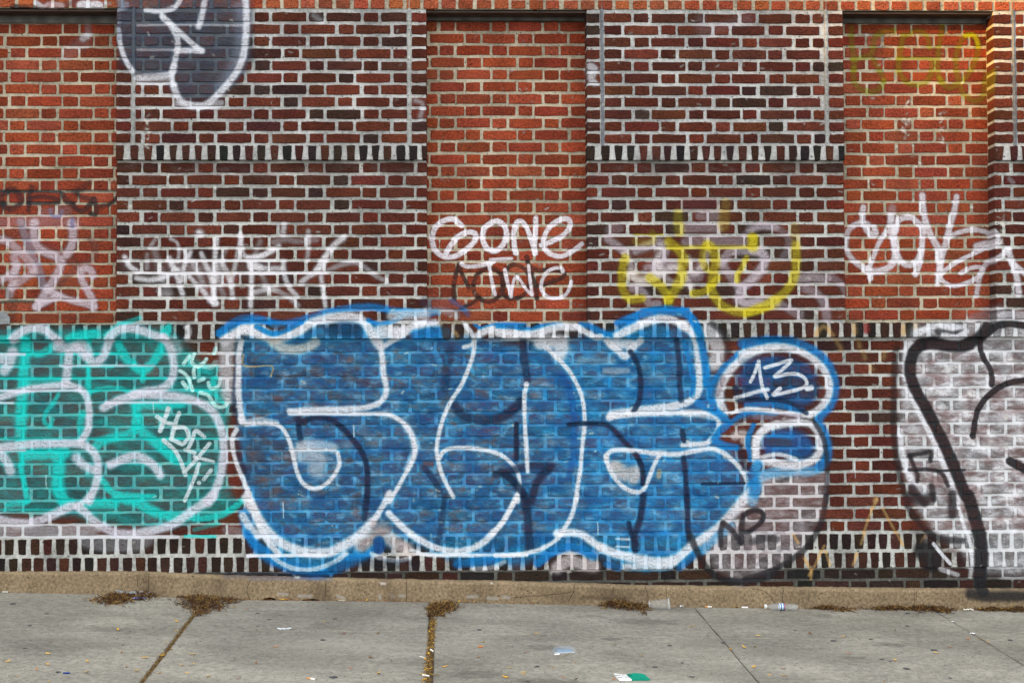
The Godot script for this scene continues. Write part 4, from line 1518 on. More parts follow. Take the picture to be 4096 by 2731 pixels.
	sp(l, 84, 0.72, [1150, 640, 1250, 600, 1350, 570, 1400, 610, 1385, 680, 1320, 780])
	sp(Color8(206, 198, 176), 90, 0.72, [1090, 830, 1200, 880, 1320, 860])
	sp(l, 90, 0.7, [1250, 790, 1370, 770, 1500, 775])
	sp(l, 70, 0.7, [1120, 960, 1190, 970, 1240, 1030, 1260, 1090, 1340, 1090])
	sp(l, 84, 0.6, [1570, 565, 1740, 560, 1900, 560, 2070, 560])
	sp(l, 80, 0.6, [1560, 455, 1700, 445, 1850, 455])
	sp(l, 80, 0.55, [1690, 345, 1830, 350])
	sp(Color8(140, 90, 96), 110, 0.35, [1580, 240, 1800, 240])
	sp(l, 80, 0.6, [1600, 860, 1690, 860, 1690, 760])
	sp(l, 80, 0.72, [1880, 740, 1950, 650, 2080, 640, 2210, 650, 2245, 720, 2200, 800, 2120, 890, 2050, 960, 2020, 1060])
	sp(l, 80, 0.68, [1890, 760, 1950, 850, 2020, 950, 2060, 1080, 2200, 1080])
	sp(l, 60, 0.55, [2080, 500, 2200, 435, 2340, 440])
	var pw := Color8(214, 208, 210)
	sp(pw, 60, 0.7, [1060, 660, 1110, 760, 1130, 860, 1200, 900, 1330, 850, 1480, 780, 1560, 860, 1620, 960], 0.7)
	sp(pw, 56, 0.65, [1360, 600, 1330, 740, 1420, 880, 1540, 930], 0.7)
	sp(pw, 56, 0.62, [1600, 700, 1640, 830, 1720, 760, 1760, 640], 0.7)
	var y := YELLOW
	sp(y, 84, 0.5, [1510, 320, 1510, 400, 1520, 480])
	sp(Color8(190, 160, 60), 90, 0.5, [1915, 240, 1905, 330, 1900, 440])
	sp(y, 16, 0.6, [1140, 500, 1380, 500])
	sp(y, 74, 0.72, [1060, 700, 1035, 780, 1030, 880, 1040, 970, 1100, 1050, 1200, 1045])
	sp(y, 84, 0.72, [1430, 560, 1500, 620, 1550, 690, 1545, 800, 1530, 880, 1490, 960, 1430, 1050])
	sp(y, 78, 0.72, [1270, 870, 1340, 920, 1400, 990, 1430, 1070])
	sp(y, 60, 0.72, [1640, 1000, 1740, 980, 1800, 920, 1850, 870])
	sp(y, 80, 0.72, [1760, 590, 1810, 640, 1825, 740, 1800, 860, 1795, 960, 1840, 1060, 1920, 1125, 2050, 1165, 2200, 1135, 2340, 1080])
	sp(y, 84, 0.72, [2150, 535, 2150, 615])
	sp(y, 50, 0.72, [2090, 700, 2050, 780, 2020, 830, 2012, 890])
	sp(y, 56, 0.55, [1745, 590, 1715, 660, 1720, 740, 1750, 790])
	sp(y, 36, 0.55, [1420, 612, 1700, 608, 2150, 608])
	sp(y, 60, 0.35, [1140, 560, 1290, 560, 1290, 480])
	fr(2996, 700)
	sp(l, 66, 0.5, [0, 450, 120, 435, 250, 455, 330, 530, 330, 620, 290, 690])
	sp(l, 80, 0.6, [40, 640, 130, 680, 120, 790, 60, 870, -20, 930])
	sp(l, 78, 0.72, [410, 875, 540, 868, 660, 880])
	sp(l, 84, 0.65, [480, 960, 570, 1000, 640, 1090, 660, 1200])
	sp(l, 70, 0.55, [700, 860, 780, 920, 830, 1000])
	sp(l, 80, 0.6, [-20, 1090, 130, 1065, 260, 1090, 430, 1190])
	sp(y, 84, 0.72, [30, 530, 30, 600])
	sp(y, 78, 0.72, [400, 590, 400, 760, 375, 880, 320, 975, 235, 1045, 120, 1115, -20, 1165])
	sp(Color8(190, 170, 80), 80, 0.4, [390, 440, 400, 580])
	# white letters in the right window
	fr(2996, 700, 2.119, RECESS)
	var v := Color8(224, 224, 232)
	sp(v, 56, 0.9, [970, 270, 962, 360, 985, 440, 1035, 500, 1075, 490, 1060, 440], 0.45)
	sp(v, 54, 0.85, [1010, 415, 920, 410, 850, 460, 825, 530, 825, 620, 860, 690, 920, 750, 1000, 805], 0.45)
	sp(v, 74, 0.55, [1215, 280, 1210, 340])
	sp(v, 64, 0.9, [1205, 360, 1200, 450, 1230, 560, 1240, 680, 1205, 765, 1120, 808, 1040, 812, 1000, 790], 0.45)
	sp(v, 46, 0.88, [1160, 480, 1100, 580, 1060, 680, 1022, 790, 1030, 880], 0.4)
	sp(v, 56, 0.92, [1030, 862], 0.3)
	sp(v, 54, 0.9, [1250, 470, 1270, 380, 1370, 358, 1440, 410, 1475, 480, 1470, 560, 1462, 660, 1442, 770, 1412, 840], 0.4)
	sp(v, 56, 0.88, [1240, 440, 1230, 560, 1262, 680, 1310, 748, 1380, 760, 1440, 700, 1465, 620], 0.4)
	sp(v, 62, 0.9, [1470, 170, 1480, 300, 1510, 430, 1560, 540, 1605, 620, 1612, 700, 1625, 800], 0.45)
	sp(v, 56, 0.88, [1762, 180, 1742, 300, 1702, 440, 1672, 560, 1642, 680, 1615, 800, 1602, 910], 0.45)
	sp(v, 48, 0.88, [1700, 515, 1800, 478, 1900, 462, 2010, 480, 2060, 525], 0.45)
	sp(v, 80, 0.9, [1935, 605, 2000, 588, 2060, 580], 0.45)
	sp(v, 42, 0.92, [2060, 592, 1960, 640, 1850, 690, 1740, 750, 1665, 805, 1625, 855, 1645, 895, 1720, 935, 1820, 922, 1930, 870, 1985, 805, 1950, 778, 1870, 790, 1800, 828], 0.35)
	sp(v, 50, 0.85, [2150, 645, 2080, 700, 2005, 760, 1962, 850, 1942, 940, 1930, 1020], 0.45)
	sp(v, 110, 0.45, [1900, 1230, 2020, 1180, 2070, 1160])
	fr(2996, 700)
	sp(v, 60, 0.88, [2200, 630, 2232, 740, 2270, 850, 2290, 1000], 0.45)
	sp(v, 60, 0.88, [2232, 740, 2300, 800, 2380, 850], 0.45)
	sp(v, 80, 0.75, [2140, 1190, 2240, 1180, 2380, 1190])
	sp(v, 40, 0.5, [2210, 30, 2240, 60])

func spray_teal() -> void:
	fr(0, 1250)
	fill(Color8(10, 176, 174), Color8(12, 142, 150), 0.56, 0.78, [-90, 110, 500, 118, 1000, 112, 1450, 120, 1560, 260, 1800, 500, 1950, 720, 1930, 950, 1880, 1300, 1950, 1500, 2050, 1640, 1800, 1770, 1300, 1850, 900, 1790, 500, 1730, -90, 1700], 40.0)
	var t := TEAL
	sp(t, 60, 0.9, [-30, 222, 60, 226])
	sp(t, 92, 0.95, [218, 240, 200, 420, 190, 600, 175, 800, 168, 1000, 168, 1130])
	sp(t, 60, 0.85, [230, 335, 330, 350, 440, 290])
	sp(t, 80, 0.6, [220, 600, 330, 580, 470, 585])
	sp(t, 46, 0.95, [745, 230, 745, 400, 742, 560, 742, 730])
	sp(t, 84, 0.95, [590, 220, 690, 200, 800, 180])
	sp(t, 60, 0.85, [910, 200, 990, 140])
	sp(t, 72, 0.92, [1000, 265, 1050, 370, 1110, 430, 1200, 490, 1280, 430, 1345, 330, 1385, 230, 1430, 130])
	sp(t, 50, 0.9, [1210, 480, 1205, 570])
	sp(t, 26, 0.85, [520, 345, 1000, 343])
	sp(t, 26, 0.85, [700, 450, 950, 452])
	sp(t, 24, 0.7, [0, 555, 700, 553, 1400, 556])
	sp(t, 40, 0.75, [765, 670, 850, 645, 950, 637, 1050, 650, 1110, 700])
	sp(t, 36, 0.75, [490, 690, 440, 770, 385, 840, 368, 920, 420, 962, 440, 900])
	sp(t, 56, 0.75, [700, 850, 672, 940, 690, 1020])
	sp(t, 76, 0.9, [1140, 785, 1240, 780, 1400, 782, 1540, 768])
	sp(t, 76, 0.88, [1150, 800, 1150, 950, 1100, 1020, 980, 1052, 850, 1090, 800, 1150])
	sp(t, 80, 0.95, [1160, 900, 1160, 970, 1265, 1060, 1370, 1150, 1450, 1220, 1490, 1245])
	sp(t, 92, 0.92, [190, 1205, 350, 1192, 540, 1185])
	sp(t, 48, 0.95, [185, 1220, 172, 1320, 200, 1450, 225, 1600])
	sp(t, 100, 0.95, [490, 1210, 490, 1350, 485, 1480, 540, 1600])
	sp(t, 60, 0.6, [1700, 470, 1780, 500, 1830, 480])
	sp(t, 60, 0.85, [1810, 560, 1795, 630])
	sp(t, 34, 0.7, [1640, 655, 1800, 690, 1900, 770])
	sp(t, 50, 0.9, [830, 1400, 890, 1450, 925, 1510, 1050, 1545, 1300, 1560])
	sp(t, 22, 0.6, [0, 1062, 700, 1062, 1850, 1062])
	fr(0, 1990, 2.117)
	sp(t, 80, 0.9, [690, 60, 830, 45, 960, 50])
	sp(t, 84, 0.95, [980, 0, 1150, 35, 1250, 95, 1380, 145, 1500, 165, 1610, 150])
	sp(t, 56, 0.85, [1650, 180, 1850, 155, 1960, 95, 2060, 15])
	sp(t, 40, 0.6, [1640, 270, 1840, 220])
	sp(t, 24, 0.7, [1560, 322, 1820, 328])
	sp(t, 60, 0.85, [520, 40, 600, 30])
	sp(t, 50, 0.8, [60, 60, 200, 40])
	sp(t, 24, 0.7, [0, 102, 500, 102])
	# lilac-white outlines
	fr(0, 1250)
	var w := Color8(208, 208, 222)
	sp(w, 74, 0.9, [105, 230, 180, 165, 290, 130, 390, 150, 490, 235])
	sp(w, 90, 0.8, [480, 285, 560, 300, 690, 275, 740, 340])
	sp(w, 76, 0.88, [580, 340, 570, 430, 560, 520, 545, 610])
	sp(w, 76, 0.88, [640, 290, 700, 350, 790, 420, 860, 380, 900, 290, 930, 215, 1000, 150, 1090, 132, 1200, 150, 1290, 185, 1390, 220])
	sp(w, 70, 0.88, [1390, 210, 1440, 310, 1465, 430, 1463, 520, 1425, 600, 1350, 645, 1250, 660, 1120, 690])
	sp(w, 74, 0.9, [870, 805, 950, 762, 1050, 722, 1200, 695, 1370, 700, 1550, 720, 1690, 762, 1790, 830, 1850, 930, 1880, 1030, 1892, 1150, 1882, 1270, 1860, 1400, 1812, 1520, 1760, 1610])
	sp(w, 62, 0.9, [-40, 728, 100, 682, 250, 645, 420, 622, 560, 612, 660, 640, 722, 700, 747, 800, 747, 900, 735, 1000, 680, 1085])
	sp(w, 68, 0.9, [-40, 1142, 150, 1122, 300, 1112, 500, 1108, 640, 1108, 740, 1140, 800, 1200, 822, 1280, 822, 1380, 800, 1470, 750, 1600])
	sp(w, 90, 0.85, [-20, 390, 60, 400, 100, 330, 70, 420, 30, 490])
	sp(w, 80, 0.85, [-20, 1180, 50, 1260, 80, 1340])
	sp(w, 78, 0.82, [640, 1230, 700, 1290, 775, 1330])
	sp(w, 74, 0.88, [930, 1290, 1020, 1245, 1140, 1210, 1240, 1250, 1310, 1310, 1352, 1375])
	sp(w, 22, 0.8, [0, 350, 200, 352])
	sp(w, 22, 0.7, [500, 448, 1300, 446])
	sp(w, 22, 0.8, [-30, 660, 680, 658])
	sp(w, 22, 0.8, [-30, 762, 100, 762])
	sp(w, 22, 0.8, [890, 760, 1700, 756])
	sp(w, 22, 0.8, [-30, 1165, 200, 1165])
	sp(w, 22, 0.7, [900, 1266, 1300, 1266])
	fr(0, 1990, 2.117)
	sp(w, 76, 0.9, [-40, 175, 150, 212, 300, 200, 430, 150, 560, 85, 630, 70, 700, 110, 770, 180, 860, 245, 960, 290, 1080, 305, 1200, 292, 1350, 262, 1480, 212, 1600, 125, 1700, 60, 1800, -20])
	sp(w, 50, 0.88, [640, 75, 700, 30, 750, -20])
	sp(WASH, 90, 0.72, [-40, 265, 200, 262, 500, 275, 800, 262])
	sp(WASH, 120, 0.55, [720, 360, 860, 395, 1000, 400, 1150, 395, 1250, 350])
	sp(WASH, 30, 0.6, [-30, 320, 1500, 330])
	sp(WASH, 70, 0.55, [1910, 270, 2060, 290])
	# small writing
	fr(0, 1250)
	var s := Color8(196, 236, 234)
	sp(s, 32, 0.9, [1600, 365, 1550, 432], 0.35)
	sp(s, 32, 0.9, [1640, 350, 1620, 420, 1665, 455], 0.35)
	sp(s, 32, 0.9, [1745, 390, 1700, 445, 1642, 470, 1640, 545], 0.35)
	sp(s, 32, 0.9, [1520, 490, 1565, 520, 1600, 575, 1625, 655], 0.35)
	sp(s, 36, 0.9, [1545, 590, 1575, 632], 0.35)
	sp(s, 32, 0.85, [1690, 675, 1760, 700, 1805, 770, 1855, 800, 1905, 788, 1920, 740], 0.35)
	sp(s, 32, 0.85, [1760, 590, 1780, 640, 1845, 622, 1862, 560], 0.35)
	sp(s, 34, 0.85, [1820, 300, 1808, 345], 0.35)
	sp(s, 50, 0.6, [1700, 440, 1780, 460, 1820, 420])
	sp(s, 34, 0.8, [1680, 575, 1720, 560], 0.35)
	var v := Color8(208, 216, 222)
	sp(v, 40, 0.92, [1420, 812, 1402, 870, 1372, 940, 1352, 1000], 0.3)
	sp(v, 36, 0.9, [1325, 880, 1390, 925, 1445, 940], 0.3)
	sp(v, 38, 0.9, [1512, 850, 1482, 930, 1452, 1050], 0.3)
	sp(v, 36, 0.9, [1480, 972, 1560, 975, 1592, 1045, 1545, 1110, 1495, 1092, 1440, 1070], 0.3)
	sp(v, 36, 0.9, [1590, 1150, 1622, 1080, 1655, 1000, 1725, 1052], 0.3)
	sp(v, 34, 0.9, [1770, 1108, 1702, 1190, 1642, 1260, 1572, 1332], 0.3)
	sp(v, 36, 0.9, [1380, 1080, 1432, 1122, 1482, 1175, 1525, 1255, 1565, 1372], 0.3)
	sp(v, 32, 0.85, [1560, 1160, 1645, 1188], 0.3)
	sp(v, 30, 0.9, [1642, 1220, 1805, 1262], 0.3)
	sp(v, 34, 0.9, [1680, 1280, 1642, 1400, 1592, 1520, 1560, 1590], 0.3)
	sp(v, 34, 0.85, [1782, 1335, 1722, 1412], 0.3)
	sp(v, 40, 0.9, [1682, 1440], 0.3)
	# pale column between the two pieces
	sp(WASH, 130, 0.82, [1930, 235, 1910, 400, 1920, 560, 1945, 720])
	sp(WASH, 90, 0.6, [1470, 240, 1500, 310])
	sp(Color8(110, 80, 76), 60, 0.5, [1550, 270, 1640, 290])
	fr(0, 700)
	sp(WASH, 40, 0.75, [1575, 1290, 1605, 1290, 1610, 1350, 1575, 1385])

func specks() -> void:
	# old mortar smears and flecks of pale paint on the brick faces
	fr(0, 0, 1.0)
	var r := RandomNumberGenerator.new()
	r.seed = 31
	for i in 330:
		var x := r.randf_range(466, 4096)
		var y := r.randf_range(50, 1290) if i < 240 else r.randf_range(1380, 2330)
		var pale := Color8(190, 188, 180) if i % 3 else Color8(206, 204, 200)
		sp(pale, r.randf_range(4.0, 9.0), r.randf_range(0.4, 0.8), [x, y, x + r.randf_range(-16, 16), y + r.randf_range(-5, 9)], 0.9)
	for q in [[3655, 380, 530], [3790, 430, 560], [3640, 450, 540], [590, 440, 600], [4010, 840, 980]]:
		for k in 14:
			var y := r.randf_range(q[1], q[2])
			sp(Color8(200, 196, 188), r.randf_range(5.0, 10.0), 0.6, [q[0] + r.randf_range(-10, 10), y, q[0] + r.randf_range(-10, 10), y + r.randf_range(4, 14)], 0.9)
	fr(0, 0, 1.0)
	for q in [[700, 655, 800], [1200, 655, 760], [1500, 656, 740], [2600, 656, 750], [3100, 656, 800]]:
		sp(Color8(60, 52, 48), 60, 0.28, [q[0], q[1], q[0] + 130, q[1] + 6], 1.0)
	# runs of thin paint below the heavy strokes
	for q in [[1130, 2010, 60], [1412, 1700, 46], [2090, 1560, 50], [2390, 2090, 44], [2760, 1640, 40], [3420, 1850, 60], [3890, 1760, 40], [180, 1900, 50], [610, 1610, 44]]:
		sp(Color8(214, 216, 222), 5, 0.7, [q[0], q[1], q[0] + 2, q[1] + q[2]], 0.4)

func spray_blue() -> void:
	# the ground coat of the blue letters (overview pixels)
	fr(0, 0, 0.5742)
	var deep := Color8(0, 84, 160)
	fill(Color8(0, 110, 172), Color8(26, 142, 198), 0.68, 0.92, [542, 790, 560, 770, 640, 775, 720, 750, 820, 735, 880, 745, 900, 775, 1000, 768, 1090, 775, 1200, 790, 1300, 785, 1340, 770, 1500, 745, 1580, 752, 1612, 790, 1640, 870, 1665, 930, 1650, 1000, 1700, 1050, 1716, 1130, 1680, 1200, 1620, 1260, 1560, 1300, 1480, 1312, 1400, 1290, 1310, 1245, 1200, 1300, 1050, 1290, 900, 1230, 840, 1290, 740, 1318, 640, 1290, 585, 1210, 560, 1100, 545, 1000], 34.0)
	fill(Color8(120, 128, 150), Color8(150, 140, 150), -0.45, 0.5, [560, 800, 900, 790, 1000, 900, 1300, 800, 1560, 800, 1600, 1000, 1680, 1120, 1560, 1250, 1000, 1250, 700, 1280, 570, 1050], 44.0)
	fill(Color8(60, 36, 40), Color8(90, 50, 44), -0.45, 0.5, [560, 800, 740, 820, 860, 840, 880, 920, 700, 980, 560, 960], 40.0)
	fill(Color8(60, 40, 46), Color8(96, 54, 46), -0.1, 0.6, [545, 960, 650, 960, 700, 1120, 640, 1160, 570, 1100], 44.0)
	fill(SKYBLUE, Color8(24, 130, 204), -0.2, 0.6, [1300, 800, 1560, 790, 1600, 1000, 1680, 1120, 1560, 1250, 1330, 1200, 1290, 1000], 46.0)
	fill(Color8(140, 182, 212), Color8(96, 160, 206), -0.7, 0.58, [560, 790, 900, 780, 1100, 790, 1320, 800, 1590, 780, 1640, 900, 1690, 1120, 1600, 1240, 1300, 1230, 1000, 1250, 700, 1280, 570, 1050], 30.0)
	fill(Color8(78, 54, 58), Color8(104, 74, 72), -0.85, 0.6, [560, 800, 900, 790, 1100, 800, 1240, 900, 1240, 1240, 1000, 1260, 700, 1290, 570, 1100], 34.0)
	fill(Color8(0, 66, 118), Color8(0, 82, 140), -0.55, 0.72, [560, 790, 900, 780, 1320, 800, 1590, 790, 1690, 1120, 1600, 1240, 1000, 1250, 700, 1280, 570, 1050], 60.0)
	# blue halo along the top and round the foot
	sp(BLUE, 17, 0.85, [505, 765, 560, 740, 600, 735, 650, 742, 720, 726, 780, 710, 850, 704, 900, 712, 960, 718, 1000, 714])
	sp(BLUE, 26, 0.82, [560, 1180, 575, 1230, 610, 1275, 680, 1305, 760, 1306, 850, 1260])
	fr(1000, 700, 2.119, RECESS)
	sp(Color8(36, 62, 110), 90, 0.42, [1480, 1090, 1600, 1090, 1740, 1100, 1820, 1150])
	sp(WASH, 60, 0.55, [1500, 1150, 1640, 1150, 1750, 1190])
	sp(BLUE, 40, 0.45, [1700, 1060, 1790, 1120, 1850, 1190])
	fr(2000, 700, 2.119, RECESS)
	sp(Color8(36, 44, 60), 70, 0.5, [560, 1190, 720, 1190])
	fr(2000, 700)
	sp(BLUE, 60, 0.85, [1080, 1220, 1160, 1190, 1280, 1150, 1420, 1130, 1560, 1150, 1640, 1230, 1680, 1300])
	sp(BLUE, 24, 0.8, [1200, 1137, 1600, 1133])
	fr(0, 1250)
	var w := WHITE
	sp(BLUE, 60, 0.75, [1860, 180, 1950, 90, 2080, 40, 2240, 60, 2340, 110])
	sp(NAVY, 60, 0.6, [2040, 300, 2010, 500, 1990, 700, 1990, 860])
	sp(w, 78, 0.93, [1900, 240, 1990, 180, 2080, 140, 2180, 140, 2300, 190, 2340, 215])
	sp(w, 51, 0.93, [2040, 240, 2020, 360, 2018, 500, 2015, 650, 2030, 800, 2045, 930], 0.5)
	sp(w, 62, 0.93, [2045, 905], 0.5)
	sp(w, 42, 0.93, [2000, 990, 1965, 1060, 1970, 1160, 2000, 1270, 2050, 1400, 2110, 1540], 0.5)
	sp(w, 44, 0.6, [2090, 925, 2200, 905, 2340, 930])
	sp(NAVY, 40, 0.5, [2010, 1180, 2050, 1300, 2100, 1400])
	sp(TAN, 14, 0.7, [2060, 350, 2055, 440, 2140, 455, 2300, 452, 2290, 540], 0.3)
	fr(0, 1990, 2.117)
	sp(w, 56, 0.92, [2090, -40, 2150, 100, 2200, 250, 2270, 370, 2350, 470])
	sp(w, 69, 0.86, [2050, 150, 2110, 250, 2180, 320])
	sp(BLUE, 60, 0.8, [2090, 300, 2140, 380, 2240, 440, 2330, 540])
	fr(1000, 1250)
	sp(w, 78, 0.93, [-60, 140, 60, 180, 180, 215, 300, 200, 420, 150, 520, 85, 650, 45, 800, 30, 900, 40, 975, 90, 1020, 160, 1060, 230, 1090, 270])
	sp(BLUE, 46, 0.9, [60, 120, 190, 178, 320, 140, 430, 80])
	sp(BLUE, 40, 0.85, [1000, 60, 1090, 100, 1200, 70, 1300, 20])
	sp(NAVY, 100, 0.6, [680, 150, 780, 140, 900, 150])
	sp(Color8(110, 80, 88), 50, 0.5, [200, 120, 280, 130])
	sp(w, 120, 0.9, [1110, 165, 1240, 165])
	sp(w, 58, 0.93, [1250, 160, 1340, 130, 1440, 95, 1560, 70])
	sp(w, 46, 0.9, [1130, 285, 1240, 215, 1380, 150, 1520, 105, 1580, 110])
	sp(w, 90, 0.75, [1200, 30, 1330, 20, 1480, 20])
	sp(BLUE, 90, 0.85, [1400, 190, 1530, 170, 1650, 165])
	sp(Color8(60, 44, 38), 60, 0.75, [1640, 110, 1660, 200])
	sp(Color8(60, 44, 38), 60, 0.75, [1760, 120, 1755, 200])
	sp(TAN, 30, 0.6, [1740, 170, 1755, 195], 0.9)
	sp(BLUE, 30, 0.9, [1900, 100, 1960, 130, 2100, 90, 2330, 95])
	sp(w, 62, 0.92, [1930, 190, 2010, 150, 2100, 135, 2220, 165, 2340, 190])
	sp(Color8(206, 204, 198), 80, 0.8, [190, 255, 290, 300, 400, 310, 500, 280, 550, 250])
	sp(NAVY, 76, 0.5, [1690, 320, 1665, 460, 1650, 640])
	sp(Color8(70, 150, 206), 50, 0.6, [1490, 250, 1565, 330, 1610, 430])
	sp(SKYBLUE, 50, 0.5, [1660, 930, 1720, 1000, 1700, 1100, 1630, 1130])
	sp(NAVY, 74, 0.7, [1735, 780, 1780, 850, 1880, 895, 2050, 902, 2180, 865, 2300, 760])
	sp(NAVY, 34, 0.85, [2262, 940, 2262, 1240], 0.5)
	sp(NAVY, 50, 0.6, [1470, 1310, 1550, 1410, 1610, 1510])
	sp(NAVY, 60, 0.6, [2130, 1350, 2230, 1430, 2330, 1560])
	sp(Color8(150, 70, 50), 40, 0.5, [1480, 1275, 1540, 1285])
	sp(NAVY, 44, 0.88, [405, 900, 412, 1000, 432, 1115], 0.5)
	sp(NAVY, 46, 0.9, [440, 920, 540, 890, 660, 895, 770, 965, 870, 1075, 945, 1180, 985, 1300, 992, 1430, 990, 1600], 0.5)
	sp(w, 48, 0.93, [1100, 250, 1120, 400, 1128, 520, 1150, 620, 1145, 690, 1105, 750, 1010, 795, 860, 812, 600, 820, 330, 832], 0.55)
	sp(w, 36, 0.93, [330, 852, 600, 852, 900, 855, 1100, 855, 1200, 872, 1285, 925, 1350, 1000, 1385, 1090, 1395, 1180, 1362, 1280, 1305, 1380, 1250, 1480, 1180, 1600], 0.55)
	sp(w, 62, 0.6, [1320, 960, 1375, 1060, 1390, 1180, 1330, 1320])
	sp(w, 90, 0.62, [420, 1130, 560, 1120, 700, 1145])
	sp(Color8(200, 200, 206), 150, 0.66, [440, 1200, 560, 1230, 560, 1320])
	sp(w, 20, 0.8, [330, 1162, 720, 1160])
	sp(w, 36, 0.93, [-40, 945, 150, 938, 245, 960, 300, 1025, 342, 1125, 370, 1250, 402, 1370, 452, 1452, 530, 1490, 610, 1470, 692, 1400, 752, 1290, 740, 1190], 0.5)
	sp(w, 36, 0.93, [1810, 290, 1880, 268, 1898, 240, 1892, 340, 1850, 470, 1790, 610, 1712, 730, 1660, 830, 1620, 940, 1592, 1060, 1580, 1170, 1600, 1290, 1642, 1410, 1720, 1560], 0.5)
	sp(w, 40, 0.9, [1820, 100, 1870, 165, 1900, 235], 0.55)
	sp(w, 36, 0.93, [1600, 1235, 1640, 1172, 1720, 1146, 1850, 1145, 2000, 1165, 2120, 1202, 2200, 1262, 2262, 1342, 2282, 1440, 2265, 1600], 0.5)
	fr(1000, 1990, 2.117)
	sp(NAVY, 52, 0.75, [985, -20, 965, 180])
	sp(NAVY, 46, 0.55, [1645, -20, 1622, 200, 1580, 420])
	sp(w, 80, 0.93, [-40, 0, 40, 130, 110, 240, 190, 330, 290, 395, 400, 440, 550, 465, 700, 448, 830, 382, 930, 310, 1030, 210])
	sp(w, 51, 0.93, [1030, 210, 1100, 105, 1180, -40])
	sp(w, 56, 0.93, [1170, 130, 1260, 220, 1350, 300, 1480, 380, 1600, 430, 1740, 452, 1870, 430, 1980, 370, 2060, 290])
	sp(w, 42, 0.93, [2060, 290, 2130, 210, 2190, 110, 2260, -20])
	sp(w, 28, 0.92, [-20, 490, 300, 486, 640, 482])
	sp(w, 40, 0.75, [190, 500, 280, 560, 380, 598, 500, 608, 620, 580, 730, 530, 810, 470])
	sp(Color8(206, 196, 194), 110, 0.78, [940, 400, 1100, 300, 1240, 390, 1330, 440])
	sp(Color8(126, 104, 100), 80, 0.5, [1060, 240, 1160, 250, 960, 410])
	sp(Color8(6, 70, 130), 90, 0.9, [1088, 370, 1090, 430], 0.3)
	sp(w, 40, 0.7, [1030, 470, 1100, 508, 1250, 528, 1350, 510])
	sp(w, 32, 0.9, [1360, 440, 1500, 482, 1700, 486, 2000, 486, 2340, 484])
	sp(NAVY, 80, 0.4, [700, 590, 1000, 560, 1400, 570])
	sp(BLUE, 70, 0.75, [1750, 560, 1950, 540, 2100, 520])
	sp(w, 40, 0.6, [1900, 600, 2040, 590, 2150, 540])
	sp(Color8(20, 40, 80), 46, 0.3, [-200, 650, 200, 655, 620, 660], 0.9)
	fr(2000, 1250)
	sp(NAVY, 64, 0.7, [195, 240, 205, 400, 232, 570])
	sp(NAVY, 66, 0.6, [-20, 890, 90, 830, 175, 740])
	sp(NAVY, 34, 0.85, [132, 940, 132, 1230], 0.5)
	sp(NAVY, 62, 0.75, [-40, 1370, 120, 1330, 230, 1300, 430, 1300])
	sp(NAVY, 60, 0.85, [50, 1370, 150, 1470, 225, 1600])
	sp(NAVY, 60, 0.85, [410, 1330, 320, 1420, 262, 1600])
	sp(Color8(0, 70, 140), 56, 0.55, [520, 520, 590, 650, 620, 850, 630, 1050, 610, 1250, 580, 1400])
	sp(BLUE, 50, 0.9, [-20, 110, 120, 115, 250, 150, 350, 115, 520, 100])
	sp(BLUE, 56, 0.92, [700, 100, 790, 130, 880, 180, 960, 190, 1030, 145, 1130, 90])
	sp(BLUE, 70, 0.9, [1000, 90, 1090, 50, 1230, 10, 1400, -10, 1560, 10, 1640, 60])
	sp(w, 70, 0.93, [-20, 175, 90, 192, 200, 185, 290, 180, 390, 150, 510, 120, 630, 125])
	sp(w, 51, 0.92, [640, 110, 720, 165, 800, 205, 850, 205])
	sp(w, 120, 0.9, [340, 255, 520, 250, 500, 350])
	sp(w, 60, 0.9, [905, 235, 990, 310, 1062, 370, 1110, 310, 1190, 235])
	sp(w, 82, 0.89, [950, 265, 1110, 265])
	sp(w, 72, 0.93, [985, 195, 1080, 150, 1180, 105, 1300, 60, 1400, 50, 1480, 70, 1560, 120])
	sp(w, 66, 0.93, [1560, 120, 1640, 190, 1668, 280, 1682, 400, 1692, 520, 1684, 640, 1650, 715, 1560, 768, 1400, 800, 1200, 822, 950, 860])
	sp(WASH, 140, 0.9, [1770, 160, 1830, 250, 1850, 340, 1820, 430])
	sp(BLUE, 62, 0.93, [1640, 90, 1690, 200, 1722, 330, 1745, 480, 1752, 600])
	sp(BLACK, 60, 0.6, [1800, 100, 1890, 170, 1935, 280, 1930, 370])
	sp(NAVY, 44, 0.85, [1105, 330, 1160, 420, 1187, 530, 1192, 640, 1180, 740, 1135, 830], 0.5)
	sp(NAVY, 48, 0.75, [1495, 235, 1518, 400, 1522, 560, 1535, 740])
	sp(BLUE, 40, 0.8, [1560, 240, 1600, 400, 1640, 560, 1630, 700])
	sp(Color8(180, 176, 180), 50, 0.55, [890, 490, 1080, 490])
	sp(Color8(180, 176, 180), 60, 0.4, [680, 400, 800, 410, 940, 400])
	sp(w, 36, 0.93, [380, 290, 430, 330, 480, 380, 530, 430, 590, 500, 645, 595, 690, 700, 712, 830, 716, 950, 702, 1080, 690, 1200, 680, 1330, 660, 1450, 640, 1600], 0.5)
	sp(w, 36, 0.93, [222, 620, 206, 700, 206, 850, 212, 1000, 222, 1150, 232, 1345], 0.5)
	sp(w, 48, 0.93, [222, 605], 0.35)
	sp(NAVY, 40, 0.9, [585, 948, 700, 938, 880, 945, 960, 990, 1040, 1078, 1120, 1160, 1180, 1250, 1212, 1350, 1212, 1450], 0.5)
	sp(w, 44, 0.93, [925, 885, 1060, 868, 1250, 855, 1500, 848, 1700, 842, 1800, 855, 1852, 910, 1850, 980, 1800, 1060, 1745, 1105, 1600, 1118, 1545, 1120], 0.55)
	sp(w, 60, 0.93, [925, 885], 0.5)
	sp(w, 60, 0.7, [1560, 850, 1700, 860, 1800, 880])
